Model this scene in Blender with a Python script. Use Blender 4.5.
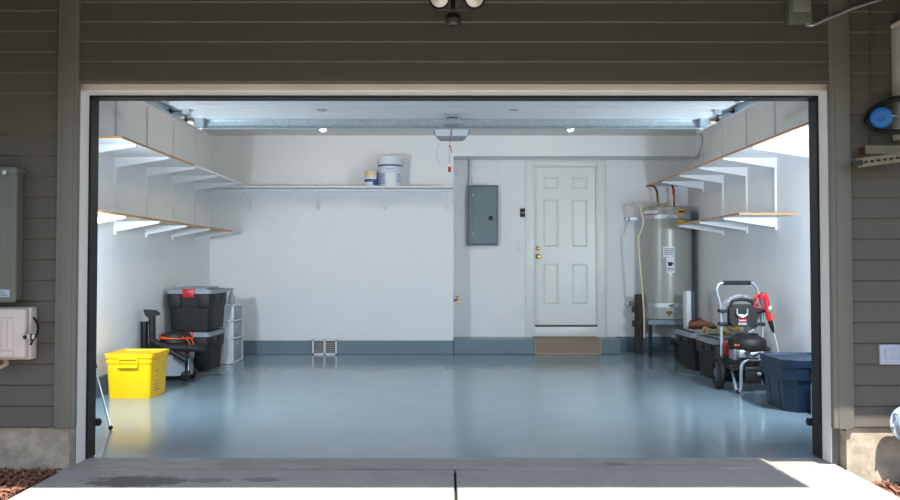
import bpy, bmesh, math, random
from mathutils import Vector, Matrix
random.seed(7)
for o in list(bpy.data.objects): bpy.data.objects.remove(o)
S = bpy.context.scene
COL = S.collection
PI = math.pi

# ---------------------------------------------------------------- camera
F_PX, CAM_H = 870.0, 1.135
TILT, YAW = math.radians(1.6), math.atan(2/870)
V0 = 264-870*math.tan(TILT)      # image row of the lens axis
cd = bpy.data.cameras.new('camera'); cam = bpy.data.objects.new('camera', cd); COL.objects.link(cam)
cd.shift_y = (V0-250)/900; cd.sensor_width = 36; cd.lens = F_PX/900*36; cd.clip_start = .05; cd.clip_end = 300
cam.location = (0, 0, CAM_H); cam.rotation_euler = (PI/2+TILT, 0, -YAW)
S.camera = cam
# ---------------------------------------------------------------- world, sun, exposure
w = bpy.data.worlds.new('world'); S.world = w; w.use_nodes = True
nt = w.node_tree; bg = nt.nodes['Background']
sky = nt.nodes.new('ShaderNodeTexSky'); sky.sky_type = 'NISHITA'; sky.sun_disc = False
sky.sun_elevation = math.radians(59); sky.sun_rotation = math.radians(170)
sky.air_density = 1.0; sky.dust_density = 1.5; sky.ozone_density = 1.0
nt.links.new(sky.outputs[0], bg.inputs[0]); bg.inputs[1].default_value = .18
sd = bpy.data.lights.new('sun', 'SUN'); sun = bpy.data.objects.new('sun', sd); COL.objects.link(sun)
sd.energy = 7.8; sd.angle = math.radians(.6); sd.color = (1, .94, .84)
SUN_DIR = Vector((-.12, .58, -1))
sun.rotation_euler = SUN_DIR.to_track_quat('-Z', 'Y').to_euler(); sun.location = (0, -5, 9)
S.view_settings.view_transform = 'Standard'; S.view_settings.look = 'None'
S.view_settings.gamma = 1; S.view_settings.use_curve_mapping = False
S.view_settings.exposure = .4
BULB_POWER = 120.0
STROBE = 46.0

# ---------------------------------------------------------------- helpers
def W(u, v, Y):
    """photo pixel -> world point at depth Y"""
    a, b = (u-450)/F_PX, (V0-v)/F_PX
    y, z = math.cos(TILT)-b*math.sin(TILT), b*math.cos(TILT)+math.sin(TILT)
    x, y = a*math.cos(YAW)+y*math.sin(YAW), y*math.cos(YAW)-a*math.sin(YAW)
    return Vector((x*Y/y, Y, CAM_H+z*Y/y))

def lin(c):
    return tuple((x/12.92 if x <= .04045 else ((x+.055)/1.055)**2.4) for x in [v/255 for v in c])

MATS = {}
def mat(name, rgb, rough=.5, metal=0, var=0, scale=8, bump=0, bscale=60, rgb2=None, coat=0, stretch=None, emit=None, estr=0, trans=0, alpha=1, spec=None):
    if name in MATS: return MATS[name]
    m = bpy.data.materials.new(name); m.use_nodes = True; MATS[name] = m
    n, L = m.node_tree.nodes, m.node_tree.links; p = n['Principled BSDF']
    c = lin(rgb); p.inputs['Base Color'].default_value = (*c, 1)
    p.inputs['Roughness'].default_value = rough; p.inputs['Metallic'].default_value = metal
    if spec is not None: p.inputs['Specular IOR Level'].default_value = spec
    if coat: p.inputs['Coat Weight'].default_value = coat; p.inputs['Coat Roughness'].default_value = .12
    if trans: p.inputs['Transmission Weight'].default_value = trans
    if alpha < 1: p.inputs['Alpha'].default_value = alpha
    if emit: p.inputs['Emission Color'].default_value = (*lin(emit), 1); p.inputs['Emission Strength'].default_value = estr
    tc = n.new('ShaderNodeTexCoord'); mp = n.new('ShaderNodeMapping'); L.new(tc.outputs['Object'], mp.inputs[0])
    if stretch: mp.inputs['Scale'].default_value = stretch
    if var or rgb2:
        t = n.new('ShaderNodeTexNoise'); t.inputs['Scale'].default_value = scale; t.inputs['Detail'].default_value = 6; t.inputs['Roughness'].default_value = .65
        L.new(mp.outputs[0], t.inputs[0])
        r = n.new('ShaderNodeValToRGB'); L.new(t.outputs[0], r.inputs[0])
        r.color_ramp.elements[0].position = .32; r.color_ramp.elements[1].position = .68
        c2 = lin(rgb2) if rgb2 else tuple(min(1, x*(1+var)) for x in c)
        c1 = c if rgb2 else tuple(x*(1-var) for x in c)
        r.color_ramp.elements[0].color = (*c1, 1); r.color_ramp.elements[1].color = (*c2, 1)
        L.new(r.outputs[0], p.inputs['Base Color'])
    if bump:
        t = n.new('ShaderNodeTexNoise'); t.inputs['Scale'].default_value = bscale; t.inputs['Detail'].default_value = 4
        L.new(mp.outputs[0], t.inputs[0])
        b = n.new('ShaderNodeBump'); b.inputs['Strength'].default_value = bump; b.inputs['Distance'].default_value = .01
        L.new(t.outputs[0], b.inputs['Height']); L.new(b.outputs[0], p.inputs['Normal'])
    return m

def B(): return bmesh.new()
def quadf(bm, vs):
    try: return bm.faces.new(vs)
    except ValueError: return None
def box(bm, x0, x1, y0, y1, z0, z1):
    v = [bm.verts.new((x, y, z)) for z in (z0, z1) for y in (y0, y1) for x in (x0, x1)]
    for f in ((0,2,3,1),(4,5,7,6),(0,1,5,4),(2,6,7,3),(0,4,6,2),(1,3,7,5)): bm.faces.new([v[i] for i in f])
    return bm
def merge(bm, t, M=None):
    if M is not None: bmesh.ops.transform(t, matrix=M, verts=t.verts)
    me = bpy.data.meshes.new('tmp'); t.to_mesh(me); t.free(); bm.from_mesh(me); bpy.data.meshes.remove(me)
    return bm
def rbox(bm, x0, x1, y0, y1, z0, z1, r=.01, seg=2, tx=0, ty=0, M=None):
    """bevelled box; tx,ty shrink the bottom by that much each side (taper)"""
    t = bmesh.new(); box(t, x0, x1, y0, y1, z0, z1)
    for v in t.verts:
        if v.co.z < (z0+z1)/2:
            v.co.x += tx if v.co.x < (x0+x1)/2 else -tx
            v.co.y += ty if v.co.y < (y0+y1)/2 else -ty
    if r > 0: bmesh.ops.bevel(t, geom=list(t.edges), offset=r, segments=seg, affect='EDGES', profile=.5, clamp_overlap=True)
    return merge(bm, t, M)
def frame_of(d):
    d = d.normalized(); a = Vector((0,0,1)) if abs(d.z) < .9 else Vector((1,0,0))
    x = d.cross(a).normalized(); return x, d.cross(x).normalized()
def ring(bm, c, x, y, r, n): return [bm.verts.new(c+x*(r*math.cos(2*PI*i/n))+y*(r*math.sin(2*PI*i/n))) for i in range(n)]
def bridge(bm, a, b):
    n = len(a)
    for i in range(n): bm.faces.new((a[i], a[(i+1)%n], b[(i+1)%n], b[i]))
def cyl(bm, p0, p1, r0, r1=None, n=16):
    p0, p1 = Vector(p0), Vector(p1); x, y = frame_of(p1-p0)
    a = ring(bm, p0, x, y, r0, n); b = ring(bm, p1, x, y, r0 if r1 is None else r1, n)
    bridge(bm, a, b); bm.faces.new(a[::-1]); bm.faces.new(b); return bm
def smooth_path(pts, k=6):
    P = [Vector(p) for p in pts]; Q = [P[0]*2-P[1]]+P+[P[-1]*2-P[-2]]; out = []
    for i in range(1, len(Q)-2):
        for j in range(k):
            t = j/k; a, b, c, d = Q[i-1], Q[i], Q[i+1], Q[i+2]
            out.append(.5*((2*b)+(c-a)*t+(2*a-5*b+4*c-d)*t*t+(3*b-a-3*c+d)*t**3))
    return out+[P[-1]]
def tube(bm, pts, r, n=10, k=6, radii=None):
    P = smooth_path(pts, k) if k > 1 else [Vector(p) for p in pts]
    rs, x = [], None
    for i, p in enumerate(P):
        d = (P[min(i+1, len(P)-1)]-P[max(i-1, 0)]).normalized()
        if x is None: x, y = frame_of(d)
        else:
            x = (x-d*x.dot(d)).normalized(); y = d.cross(x)
        rr = r if radii is None else radii(i/(len(P)-1))
        rs.append(ring(bm, p, x, y, rr, n))
    for a, b in zip(rs, rs[1:]): bridge(bm, a, b)
    bm.faces.new(rs[0][::-1]); bm.faces.new(rs[-1]); return bm
def lathe(bm, prof, c=(0,0,0), n=32, M=None):
    t = bmesh.new(); R = [ring(t, Vector((0,0,z)), Vector((1,0,0)), Vector((0,1,0)), max(r, 1e-4), n) for r, z in prof]
    for a, b in zip(R, R[1:]): bridge(t, a, b)
    t.faces.new(R[0][::-1]); t.faces.new(R[-1])
    M2 = Matrix.Translation(c)
    if M is not None: M2 = M2 @ M
    return merge(bm, t, M2)
def torus(bm, R, r, c=(0,0,0), M=None, n=32, m=10):
    t = bmesh.new(); rs = []
    for i in range(n):
        a = 2*PI*i/n; d = Vector((math.cos(a), math.sin(a), 0))
        rs.append(ring(t, d*R, d, Vector((0,0,1)), r, m))
    for i in range(n): bridge(t, rs[i], rs[(i+1)%n])
    bmesh.ops.recalc_face_normals(t, faces=t.faces)
    M2 = Matrix.Translation(c)
    if M is not None: M2 = M2 @ M
    return merge(bm, t, M2)
def ball(bm, c, r, s=(1,1,1), n=16, M=None):
    t = bmesh.new(); bmesh.ops.create_uvsphere(t, u_segments=n, v_segments=n//2, radius=r)
    bmesh.ops.scale(t, vec=s, verts=t.verts)
    M2 = Matrix.Translation(c)
    if M is not None: M2 = M2 @ M
    return merge(bm, t, M2)
def prism(bm, pts, h0, h1, axis='z'):
    """2d outline extruded along axis from h0 to h1; pts are (x,y)/(y,z) for x/(x,z) for y"""
    def P(a, b, h): return {'z': (a,b,h), 'x': (h,a,b), 'y': (a,h,b)}[axis]
    A = [bm.verts.new(P(a,b,h0)) for a, b in pts]; C = [bm.verts.new(P(a,b,h1)) for a, b in pts]
    n = len(pts)
    for i in range(n): bm.faces.new((A[i], A[(i+1)%n], C[(i+1)%n], C[i]))
    bm.faces.new(A[::-1]); bm.faces.new(C); return bm
def patch(bm, c, r, z0, z1, a0, a1, t=.0015, n=10):
    """curved label on a cylinder"""
    I, O = [], []
    for i in range(n+1):
        a = a0+(a1-a0)*i/n; ca, sa = math.cos(a), math.sin(a)
        I.append([bm.verts.new((c[0]+r*ca, c[1]+r*sa, z)) for z in (z0, z1)])
        O.append([bm.verts.new((c[0]+(r+t)*ca, c[1]+(r+t)*sa, z)) for z in (z0, z1)])
    for i in range(n):
        bm.faces.new((O[i][0], O[i+1][0], O[i+1][1], O[i][1])); bm.faces.new((I[i][0], I[i][1], I[i+1][1], I[i+1][0]))
        for k in (0, 1): bm.faces.new((O[i][k], I[i][k], I[i+1][k], O[i+1][k]))
    for i in (0, n): bm.faces.new((O[i][0], O[i][1], I[i][1], I[i][0]))
    return bm
def tray(bm, x0, x1, y0, y1, z0, z1, wall, r, tx=0, ty=0, seg=4):
    """open tapered container with rounded vertical corners"""
    def loop(ax, bx, ay, by, rr, z):
        out = []
        for cx, cy, a in ((bx-rr, by-rr, 0), (ax+rr, by-rr, PI/2), (ax+rr, ay+rr, PI), (bx-rr, ay+rr, 3*PI/2)):
            for i in range(seg+1):
                t = a+PI/2*i/seg; out.append(bm.verts.new((cx+rr*math.cos(t), cy+rr*math.sin(t), z)))
        return out
    a = loop(x0+tx, x1-tx, y0+ty, y1-ty, r, z0); b = loop(x0, x1, y0, y1, r, z1)
    k = max(r-wall, .002)
    c = loop(x0+wall, x1-wall, y0+wall, y1-wall, k, z1); d = loop(x0+tx+wall, x1-tx-wall, y0+ty+wall, y1-ty-wall, k, z0+wall)
    for p, q in ((a,b),(b,c),(c,d)): bridge(bm, p, q)
    bm.faces.new(a[::-1]); bm.faces.new(d); return bm

def obj(name, bm, m, parent=None, smooth=True, label=None):
    bmesh.ops.recalc_face_normals(bm, faces=bm.faces)
    me = bpy.data.meshes.new(name); bm.to_mesh(me); bm.free()
    if smooth:
        for p in me.polygons: p.use_smooth = True
        me.set_sharp_from_angle(angle=math.radians(38))
    me.materials.append(m)
    o = bpy.data.objects.new(name, me); COL.objects.link(o)
    if parent is not None: o.parent = parent
    if label: o['label'] = label
    return o
def tag(o, label, cat, group=None):
    o['label'] = label; o['category'] = cat
    if group: o['group'] = group
    return o
def thing(name, label, cat, loc=(0,0,0), rz=0, group=None):
    o = bpy.data.objects.new(name, None); COL.objects.link(o); o.empty_display_size = .1
    o.location = loc; o.rotation_euler = (0, 0, rz)
    return tag(o, label, cat, group)
def struct(name, bm, m, label=None, smooth=False):
    o = obj(name, bm, m, None, smooth); o['kind'] = 'structure'
    if label: o['label'] = label
    return o
def dup(root, loc=None, label=None, group=None):
    r = root.copy(); COL.objects.link(r)
    if loc is not None: r.location = loc
    if label: r['label'] = label
    if group: r['group'] = group
    for ch in list(root.children):
        c = ch.copy(); COL.objects.link(c); c.parent = r
        for g in ch.children:
            d = g.copy(); COL.objects.link(d); d.parent = c
    return r
def inst(src, parent, loc):
    c = src.copy(); COL.objects.link(c); c.parent = parent; c.location = loc; return c

# ---------------------------------------------------------------- materials
M_wall = mat('wall_paint', (226,228,230), .55, var=.02, scale=3, bump=.05, bscale=120)
M_ceil = mat('ceiling_paint', (222,220,216), .7, var=.02, scale=3, bump=.05, bscale=150)
M_curb = mat('grey_blue_concrete_paint', (104,124,134), .32, var=.06, scale=14, bump=.1, bscale=40)
M_floor = mat('epoxy_floor', (132,153,164), .15, var=.05, scale=2.2)
M_conc = mat('driveway_concrete', (168,166,162), .85, var=.10, scale=5, bump=.25, bscale=90)
M_apron = mat('apron_concrete', (166,163,158), .8, var=.25, scale=6, bump=.25, bscale=80, stretch=(.5,2,1))
M_found = mat('foundation_concrete', (168,158,142), .9, var=.32, scale=9, bump=.3, bscale=40)
M_joint = mat('joint_dirt', (44,34,28), .95, var=.3, scale=40)
M_siding = mat('siding_paint', (91,87,81), .55, var=.03, scale=20, bump=.06, bscale=80, stretch=(.15,1,3))
M_post = mat('corner_board_paint', (112,112,106), .5, var=.03, scale=12, bump=.04, bscale=60)
M_white = mat('white_trim_paint', (240,238,235), .45, var=.03, scale=9, bump=.04, bscale=50)
M_pink = mat('weathered_header_trim', (222,208,200), .6, var=.08, scale=14, bump=.08, stretch=(.2,1,1))
M_black = mat('black_weatherstrip', (9,9,11), .55)
M_doorp = mat('door_paint', (222,226,222), .35, var=.01, scale=6)
M_shelf = mat('shelf_white_paint', (226,229,232), .5, var=.02, scale=7)
M_ply = mat('raw_plywood_edge', (196,142,94), .7, var=.14, scale=30, stretch=(1,.1,6))
M_plyun = mat('raw_plywood_underside', (222,214,190), .7, var=.05, scale=10, stretch=(1,.2,1))
M_galv = mat('galvanised_steel', (190,202,208), .42, .85, var=.12, scale=25, bump=.05, bscale=60)
M_chrome = mat('polished_metal', (205,208,210), .18, 1)
M_dkmetal = mat('dark_metal', (52,54,56), .4, .8)
M_brass = mat('brass', (190,150,70), .25, 1)
M_copper = mat('copper_pipe', (150,82,56), .35, .9, var=.2, scale=20)
M_bk = mat('black_plastic', (13,13,15), .58, var=.1, scale=12, bump=.04, bscale=150)
M_rub = mat('black_rubber', (14,14,15), .7, bump=.05, bscale=120)
M_lid = mat('grey_lid_plastic', (140,147,152), .45, var=.04, scale=10, bump=.05, bscale=140)
M_red = mat('red_plastic', (196,26,38), .4, var=.04)
M_orange = mat('orange_cord', (214,84,34), .5)
M_yel = mat('yellow_plastic', (255,200,0), .38, var=.03, scale=5)
M_blue = mat('navy_plastic', (14,40,62), .42, var=.05, scale=6, bump=.03, bscale=140)
M_wp = mat('white_plastic', (214,220,226), .4, var=.02)
M_gpl = mat('frosted_grey_plastic', (150,160,168), .4, var=.05)
M_tank = mat('heater_enamel', (160,160,156), .30, .08, var=.03, scale=4)
M_gold = mat('yellow_sticker', (226,186,30), .5)
M_ink = mat('dark_ink', (40,40,44), .6)
M_blueink = mat('blue_print', (40,72,140), .5, var=.1, scale=30)
M_cream = mat('cream_pvc', (214,204,172), .5)
M_leather = mat('brown_leather', (120,76,46), .6, var=.15, scale=30, bump=.1)
M_sole = mat('dark_sole', (46,36,30), .8)
M_wood = mat('weathered_dark_post', (60,52,50), .8, var=.25, scale=12, bump=.3, bscale=30, stretch=(4,4,.4))
M_mat = mat('brown_mat', (150,132,114), .95, var=.16, scale=60, bump=.8, bscale=300)
M_matb = mat('tan_mat_binding', (176,160,140), .9, var=.1, scale=40, bump=.5, bscale=200)
M_pan = mat('breaker_panel_grey', (108,126,132), .4, .1, var=.02)
M_box = mat('meter_box_green_grey', (104,108,100), .5, var=.05, scale=6)
M_tele = mat('pinkish_white_plastic', (212,200,196), .55, var=.05, scale=10)
M_mulch = mat('bark_mulch', (84,52,40), .95, rgb2=(168,122,98), scale=30, bump=.4)
M_soil = mat('dark_soil', (64,40,32), 1, var=.3, scale=25, bump=.6, bscale=30)
M_lawn = mat('dark_lawn', (74,66,44), .95, var=.25, scale=30, bump=.5, bscale=60)
M_galvy = mat('tan_galvanised_steel', (134,128,108), .6, .5, var=.2, scale=20)
M_glass = mat('lamp_glass', (232,228,218), .18, .2, bump=.3, bscale=60)
M_gd = mat('garage_door_steel', (204,208,210), .38, var=.02, scale=6, stretch=(.3,1,1))

def stain(m, cx, cy, rx, ry, amount, scale=6, z=0):
    """blotchy oil stain with its own place and outline on a surface (object coordinates)"""
    n, L = m.node_tree.nodes, m.node_tree.links; p = n['Principled BSDF']
    src = p.inputs['Base Color'].links[0].from_socket
    tc = n.new('ShaderNodeTexCoord'); mp = n.new('ShaderNodeMapping'); mp.vector_type = 'TEXTURE'
    mp.inputs['Location'].default_value = (cx, cy, z); mp.inputs['Scale'].default_value = (rx, ry, 1); L.new(tc.outputs['Object'], mp.inputs[0])
    g = n.new('ShaderNodeTexGradient'); g.gradient_type = 'SPHERICAL'; L.new(mp.outputs[0], g.inputs[0])
    t = n.new('ShaderNodeTexNoise'); t.inputs['Scale'].default_value = scale; t.inputs['Detail'].default_value = 5; L.new(tc.outputs['Object'], t.inputs[0])
    a = n.new('ShaderNodeMath'); a.operation = 'MULTIPLY'; L.new(g.outputs['Fac'], a.inputs[0]); L.new(t.outputs[0], a.inputs[1])
    r = n.new('ShaderNodeMapRange'); r.inputs[1].default_value = .16; r.inputs[2].default_value = .26; r.inputs[4].default_value = amount; L.new(a.outputs[0], r.inputs[0])
    mx = n.new('ShaderNodeMix'); mx.data_type = 'RGBA'; L.new(r.outputs[0], mx.inputs[0]); L.new(src, mx.inputs[6]); mx.inputs[7].default_value = (.05, .045, .04, 1)
    L.new(mx.outputs[2], p.inputs['Base Color'])
stain(M_conc, -1.63, 4.58, .42, .2, .7, 16)
stain(M_conc, -.98, 4.62, .16, .09, .45, 22)
stain(M_conc, -1.25, 4.6, .2, .09, .45, 22)
stain(M_apron, -.4, 4.83, 1.4, .05, .5, 5)
stain(M_apron, .95, 4.98, .10, .08, .35, 9)
# ---------------------------------------------------------------- setting: shell
XL, XR, YB, YR, ZC, YIN = -3.0, 3.14, 10.97, 11.38, 2.76, 5.20
OXL, OXR, OZ = -2.105, 2.178, 2.125          # door opening
XBUMP, ZSOF = .07, 2.50
FL = .0
struct('floor', box(B(), XL, XR, 5.13, YR, -.12, FL), M_floor, 'glossy grey blue epoxy garage floor')
struct('ceiling', box(B(), XL-.15, XR+.15, YIN, YR+.25, ZC, ZC+.15), M_ceil, 'plain off white garage ceiling')
struct('wall_left', box(B(), XL-.15, XL, YIN, YR+.25, -.12, ZC), M_wall, 'white side wall carrying two wooden shelves')
struct('wall_right', box(B(), XR, XR+.15, YIN, YR+.25, -.12, ZC), M_wall, 'white side wall beside the water heater')
# door hole in the recessed wall
dA, dB = W(533.5, 165.5, YR), W(598, 327, YR)
DX0, DX1, DZ0, DZ1 = dA.x, dB.x, dB.z, dA.z
struct('wall_back', box(B(), XL, XBUMP, YB, YR+.25, -.12, ZC), M_wall, 'white back wall carrying the long paint shelf')
b = B()
box(b, XBUMP, DX0, YR, YR+.25, -.12, ZC); box(b, DX1, XR, YR, YR+.25, -.12, ZC)
box(b, DX0, DX1, YR, YR+.25, DZ1, ZC); box(b, DX0, DX1, YR, YR+.25, -.12, DZ0)
struct('wall_recess', b, M_wall, 'white recessed wall around the entry door')
struct('ceiling_soffit', box(B(), XBUMP, XR, YB, YR, ZSOF, ZC), M_wall, 'white boxed soffit above the entry door recess')
CH = .175
struct('baseboard_left', rbox(B(), XL, XL+.03, YIN+.05, YB-.03, 0, CH, .006), M_curb, 'painted concrete curb under the shelved side wall')
struct('baseboard_right', rbox(B(), XR-.03, XR, YIN+.05, YR-.03, 0, CH, .006), M_curb, 'painted concrete curb behind the water heater and bins')
b = B(); rbox(b, XL, XBUMP, YB-.03, YB, 0, CH, .006); struct('baseboard_back', b, M_curb, 'painted concrete curb under the long back shelf')
sx1 = W(621, 350, YB).x
b = B(); rbox(b, sx1+.003, XR-.03, YR-.03, YR, 0, CH+.015, .006); struct('baseboard_recess', b, M_curb, 'painted curb behind the dark post')
struct('step', rbox(B(), XBUMP+.004, sx1, YB-.02, YR, 0, CH+.01, .01), M_curb, 'painted concrete step below the white entry door')

# ---- front wall
YFW = 4.885
b = B()
box(b, -6.5, OXL-.04, YFW, YIN, .2, 3.1); box(b, OXR+.04, 6.5, YFW, YIN, .2, 3.1); box(b, OXL-.04, OXR+.04, YFW, YIN, OZ+.04, 3.1)
wf = struct('wall_front', b, M_siding, 'dark grey green lap siding wall around the garage opening')
b = B(); box(b, -6.5, OXL-.04, YIN, YIN+.02, -.12, ZC); box(b, OXR+.04, 6.5, YIN, YIN+.02, -.12, ZC); box(b, OXL-.04, OXR+.04, YIN, YIN+.02, OZ+.02, ZC)
struct('wall_front_inside', b, M_wall, 'white inner face of the front wall')
PITCH = .1165
XCL0, XCL1 = -2.185, -2.067      # corner board fronts
XCR0, XCR1 = 2.137, 2.255
def siding_mesh(x0, x1, pitch):
    b = B(); prism(b, [(0,0),(-.019,0),(-.026,.007),(-.010,pitch+.006),(0,pitch+.006)], x0, x1, 'x'); return b
def siding(x0, x1, z0, n, pitch):
    o = obj('siding_board', siding_mesh(x0, x1, pitch), M_siding, wf, False); o.location = (0, YFW, z0)
    for i in range(1, n): inst(o, wf, (0, YFW, z0+i*pitch))
zl = W(30, 427, YFW).z
NB = int((3.08-zl)/PITCH)
siding(-4.6, XCL0, zl, NB, PITCH); 
zr = W(870, 427, YFW).z
siding(XCR1, 4.6, zr, NB, PITCH)
zh = W(450, 83, YFW).z
siding(XCL1, XCR0, zh, 8, .1125)
# bottom water table board on the right is the first course; foundation
b = B(); box(b, -6.5, -2.112, YFW-.003, YIN, -.3, zl); 
struct('foundation', b, M_found, 'bare stained concrete foundation beside the left jamb')
b = B(); box(b, 2.225, 6.5, YFW-.003, YIN, -.3, zr)
struct('foundation', b, M_found, 'sunlit concrete foundation beside the right jamb')
def post(x0, x1, z0, lab):
    b = B(); rbox(b, x0, x1, YFW-.045, YFW-.001, z0, 3.08, .010, 3)
    o = struct('trim_1' if x0 < 0 else 'trim_2', b, M_post, lab, True)
    b = B(); rbox(b, x0+.028, x1-.02, YFW-.050, YFW-.04, z0+.002, 3.08, .004, 2); obj('cover_strip', b, M_post, o)
post(XCL0, XCL1, zl-.005, 'grey green corner board between siding and left jamb')
post(XCR0, XCR1, zr-.005, 'grey green corner board between siding and right jamb')
YC, YW_, YK = 4.97, 5.09, 5.20
# white jambs and header casing, black weatherstrip
def jamb(n, x0, x1, lab):
    b = B(); rbox(b, x0, x1, YC, YW_, .0, OZ+.04, .003, 1); j_ = struct('trim_%d' % n, b, M_white, lab)
    b = B(); rbox(b, x0-.03, x1-.004 if x0 < 0 else x1+.03, YC-.008, YC+.03, 0, OZ+.03, .003, 1) if x0 < 0 else rbox(b, x0+.004, x1+.03, YC-.008, YC+.03, 0, OZ+.03, .003, 1); obj('outer_board', b, M_post, j_)
jamb(3, OXL-.04, OXL, 'white painted wooden jamb beside the yellow bin')
jamb(4, OXR, OXR+.04, 'white painted wooden jamb beside the navy bin')
b = B(); rbox(b, OXL-.04, OXR+.04, YC, YW_, OZ, OZ+.04, .003, 1); h = struct('trim_5', b, M_white, 'white header casing over the garage opening')
b = B(); rbox(b, OXL-.045, OXR+.045, YC-.012, YC+.01, OZ+.005, OZ+.05, .003, 1); obj('drip_board', b, M_pink, h)
BT = .012
b = B(); box(b, OXL-.04, OXL+BT, YW_, YK, .004, OZ); box(b, OXR-BT, OXR+.04, YW_, YK, .004, OZ); box(b, OXL-.04, OXR+.04, YW_, YK, OZ-BT, OZ+.04)
struct('trim_6', b, M_black, 'black weatherstrip lining the inside of the opening')
# roof eave above: deep over the door, shallower past its right end
c_ = .58; ZE = 2.30  # unseen eave: front edge dropped low to shield the upper siding from sky
b = B()
for x0, x1, ye in ((-6.8, 2.12, 4.45-c_*ZE), (2.12, 6.8, 5.03-c_*ZE)):
    prism(b, [(ye, ZE), (YIN, 3.05), (YIN, 3.3), (ye, ZE+.25)], x0, x1, 'x')
struct('roof_eave', b, M_siding, 'deep dark eave sheltering the garage opening')
b = B(); box(b, -6.8, 6.8, YIN, YR+.5, 3.1, 3.3); box(b, -6.8, 6.8, YIN+.02, YR+.5, ZC+.15, 3.1)
struct('roof', b, M_siding, 'flat roof deck over the garage')

# ---- ground outside
YJ = W(450, 470, 1).copy(); 
def gnd(u, v):
    p = W(u, v, 1.0); k = CAM_H/(CAM_H-p.z); return Vector((p.x*k, k, 0))
yj = gnd(455, 469.3).y; xj = gnd(455.5, 485).x
dl, dr = -2.125, 2.20
dw = struct('driveway', box(B(), dl, dr, -9, 5.13, -.14, -.022), M_joint, 'pale concrete driveway in two slabs split by a joint')
g = .006
b = B(); rbox(b, dl, xj-g, -9, yj-.010, -.10, 0, .004, 1); obj('slab', b, M_conc, dw)
b = B(); rbox(b, xj+g, dr, -9, yj-.010, -.10, 0, .004, 1); obj('slab', b, M_conc, dw)
b = B(); rbox(b, dl, dr, yj+.010, 5.128, -.10, .0, .004, 1); obj('apron', b, M_apron, dw)
struct('ground', box(B(), -40, 40, -40, YFW+.1, -.5, -.13), M_lawn, 'flat lawn around the driveway')
REG = W(910, 424, YFW-.14)
def bed(x0, x1, name, lab, n, hx, zb):
    b = B(); nx, ny = 24, 34; y0, y1 = 2.6, YFW+.0
    V = [[b.verts.new((x0+(x1-x0)*i/nx, y0+(y1-y0)*j/ny, zb-.03+.012*math.sin(i*1.3+j*.7)*math.cos(j*1.1)+(.02 if j > ny-4 else 0)*random.random())) for j in range(ny+1)] for i in range(nx+1)]
    for i in range(nx):
        for j in range(ny): b.faces.new((V[i][j], V[i+1][j], V[i+1][j+1], V[i][j+1]))
    o = struct('planting_bed', b, M_soil, lab)
    b = B()
    for k in range(n):
        x, y = random.uniform(x0+.02, x1-.02), random.uniform(y0, y1-.03); z = zb+random.uniform(-.03, .004)
        if abs(x-REG.x-.01) < .07 and abs(y-REG.y-.03) < .07: continue
        l, wd, th = random.uniform(.006, .026), random.uniform(.0025, .007), random.uniform(.0012, .003)
        t = bmesh.new(); box(t, -l, l, -wd, wd, -th, th)
        merge_fast(b, t, Matrix.Translation((x, y, z)) @ Matrix.Rotation(random.uniform(0, 2*PI), 4, 'Z') @ Matrix.Rotation(random.uniform(-.6, .6), 4, 'Y') @ Matrix.Rotation(random.uniform(-.6, .6), 4, 'X'))
    o2 = obj('bark_mulch', b, M_mulch, None, False); o2['kind'] = 'stuff'; o2['label'] = 'reddish brown bark mulch chips along the '+hx; o2['category'] = 'mulch'
def merge_fast(b, t, M):
    m = {}
    for v in t.verts: m[v] = b.verts.new(M @ v.co)
    for f in t.faces: b.faces.new([m[v] for v in f.verts])
    t.free()
bed(-3.6, dl-.003, 'l', 'mulch bed below the pinkish utility box', 15000, 'foundation below the utility box', .005)
bed(dr+.003, 3.6, 'r', 'mulch bed below the round gas regulator', 15000, 'foundation below the outdoor outlet', -.07)

# ---------------------------------------------------------------- entry door
d = thing('door_1', 'white six panel entry door with brass knob above the step', 'door', (0, YR, 0)); del d['category']; d['kind'] = 'structure'
cA, cB = W(525, 159, YR-.02), W(606.7, 338.8, YR-.02)
b = B()
for x0, x1, z0, z1 in ((cA.x, DX0+.004, cB.z, cA.z), (DX1-.004, cB.x, cB.z, cA.z), (DX0, DX1, DZ1-.004, cA.z), (DX0, DX1, cB.z, DZ0+.004)):
    rbox(b, x0, x1, -.022, .0, z0, z1, .004, 2)
obj('casing', b, M_doorp, d)
b = B(); rbox(b, cA.x-.006, cB.x+.006, -.03, -.018, cA.z-.02, cA.z+.004, .003, 1); obj('head_moulding', b, M_doorp, d)
b = B(); box(b, DX0, DX0+.016, 0, .14, DZ0, DZ1); box(b, DX1-.016, DX1, 0, .14, DZ0, DZ1); box(b, DX0, DX1, 0, .14, DZ1-.016, DZ1)
obj('frame', b, M_doorp, d)
b = B(); box(b, DX0, DX1, .0, .14, DZ0-.001, DZ0+.022); obj('threshold', b, M_dkmetal, d)
lx0, lx1, lz0, lz1 = DX0+.018, DX1-.018, DZ0+.026, DZ1-.018
leaf = B(); box(leaf, lx0, lx1, .062, .09, lz0, lz1)
colp = [(W(542, 0, YR+.05).x, W(558, 0, YR+.05).x), (W(570.5, 0, YR+.05).x, W(587, 0, YR+.05).x)]
rowp = [(W(500, a, YR+.05).z, W(500, c, YR+.05).z) for a, c in ((189.8,176.4),(247.8,198.8),(305,263.3))]
xs = [lx0]+[x for p in colp for x in p]+[lx1]; 
for i in (0, 2, 4): box(leaf, xs[i], xs[i+1], .045, .062, lz0, lz1)
zs = [lz0]+[z for p in sorted(rowp) for z in p]+[lz1]
for cx0, cx1 in colp:
    for i in (0, 2, 4, 6): box(leaf, cx0, cx1, .045, .062, zs[i], zs[i+1])
obj('door_leaf', leaf, M_doorp, d, False)
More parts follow.
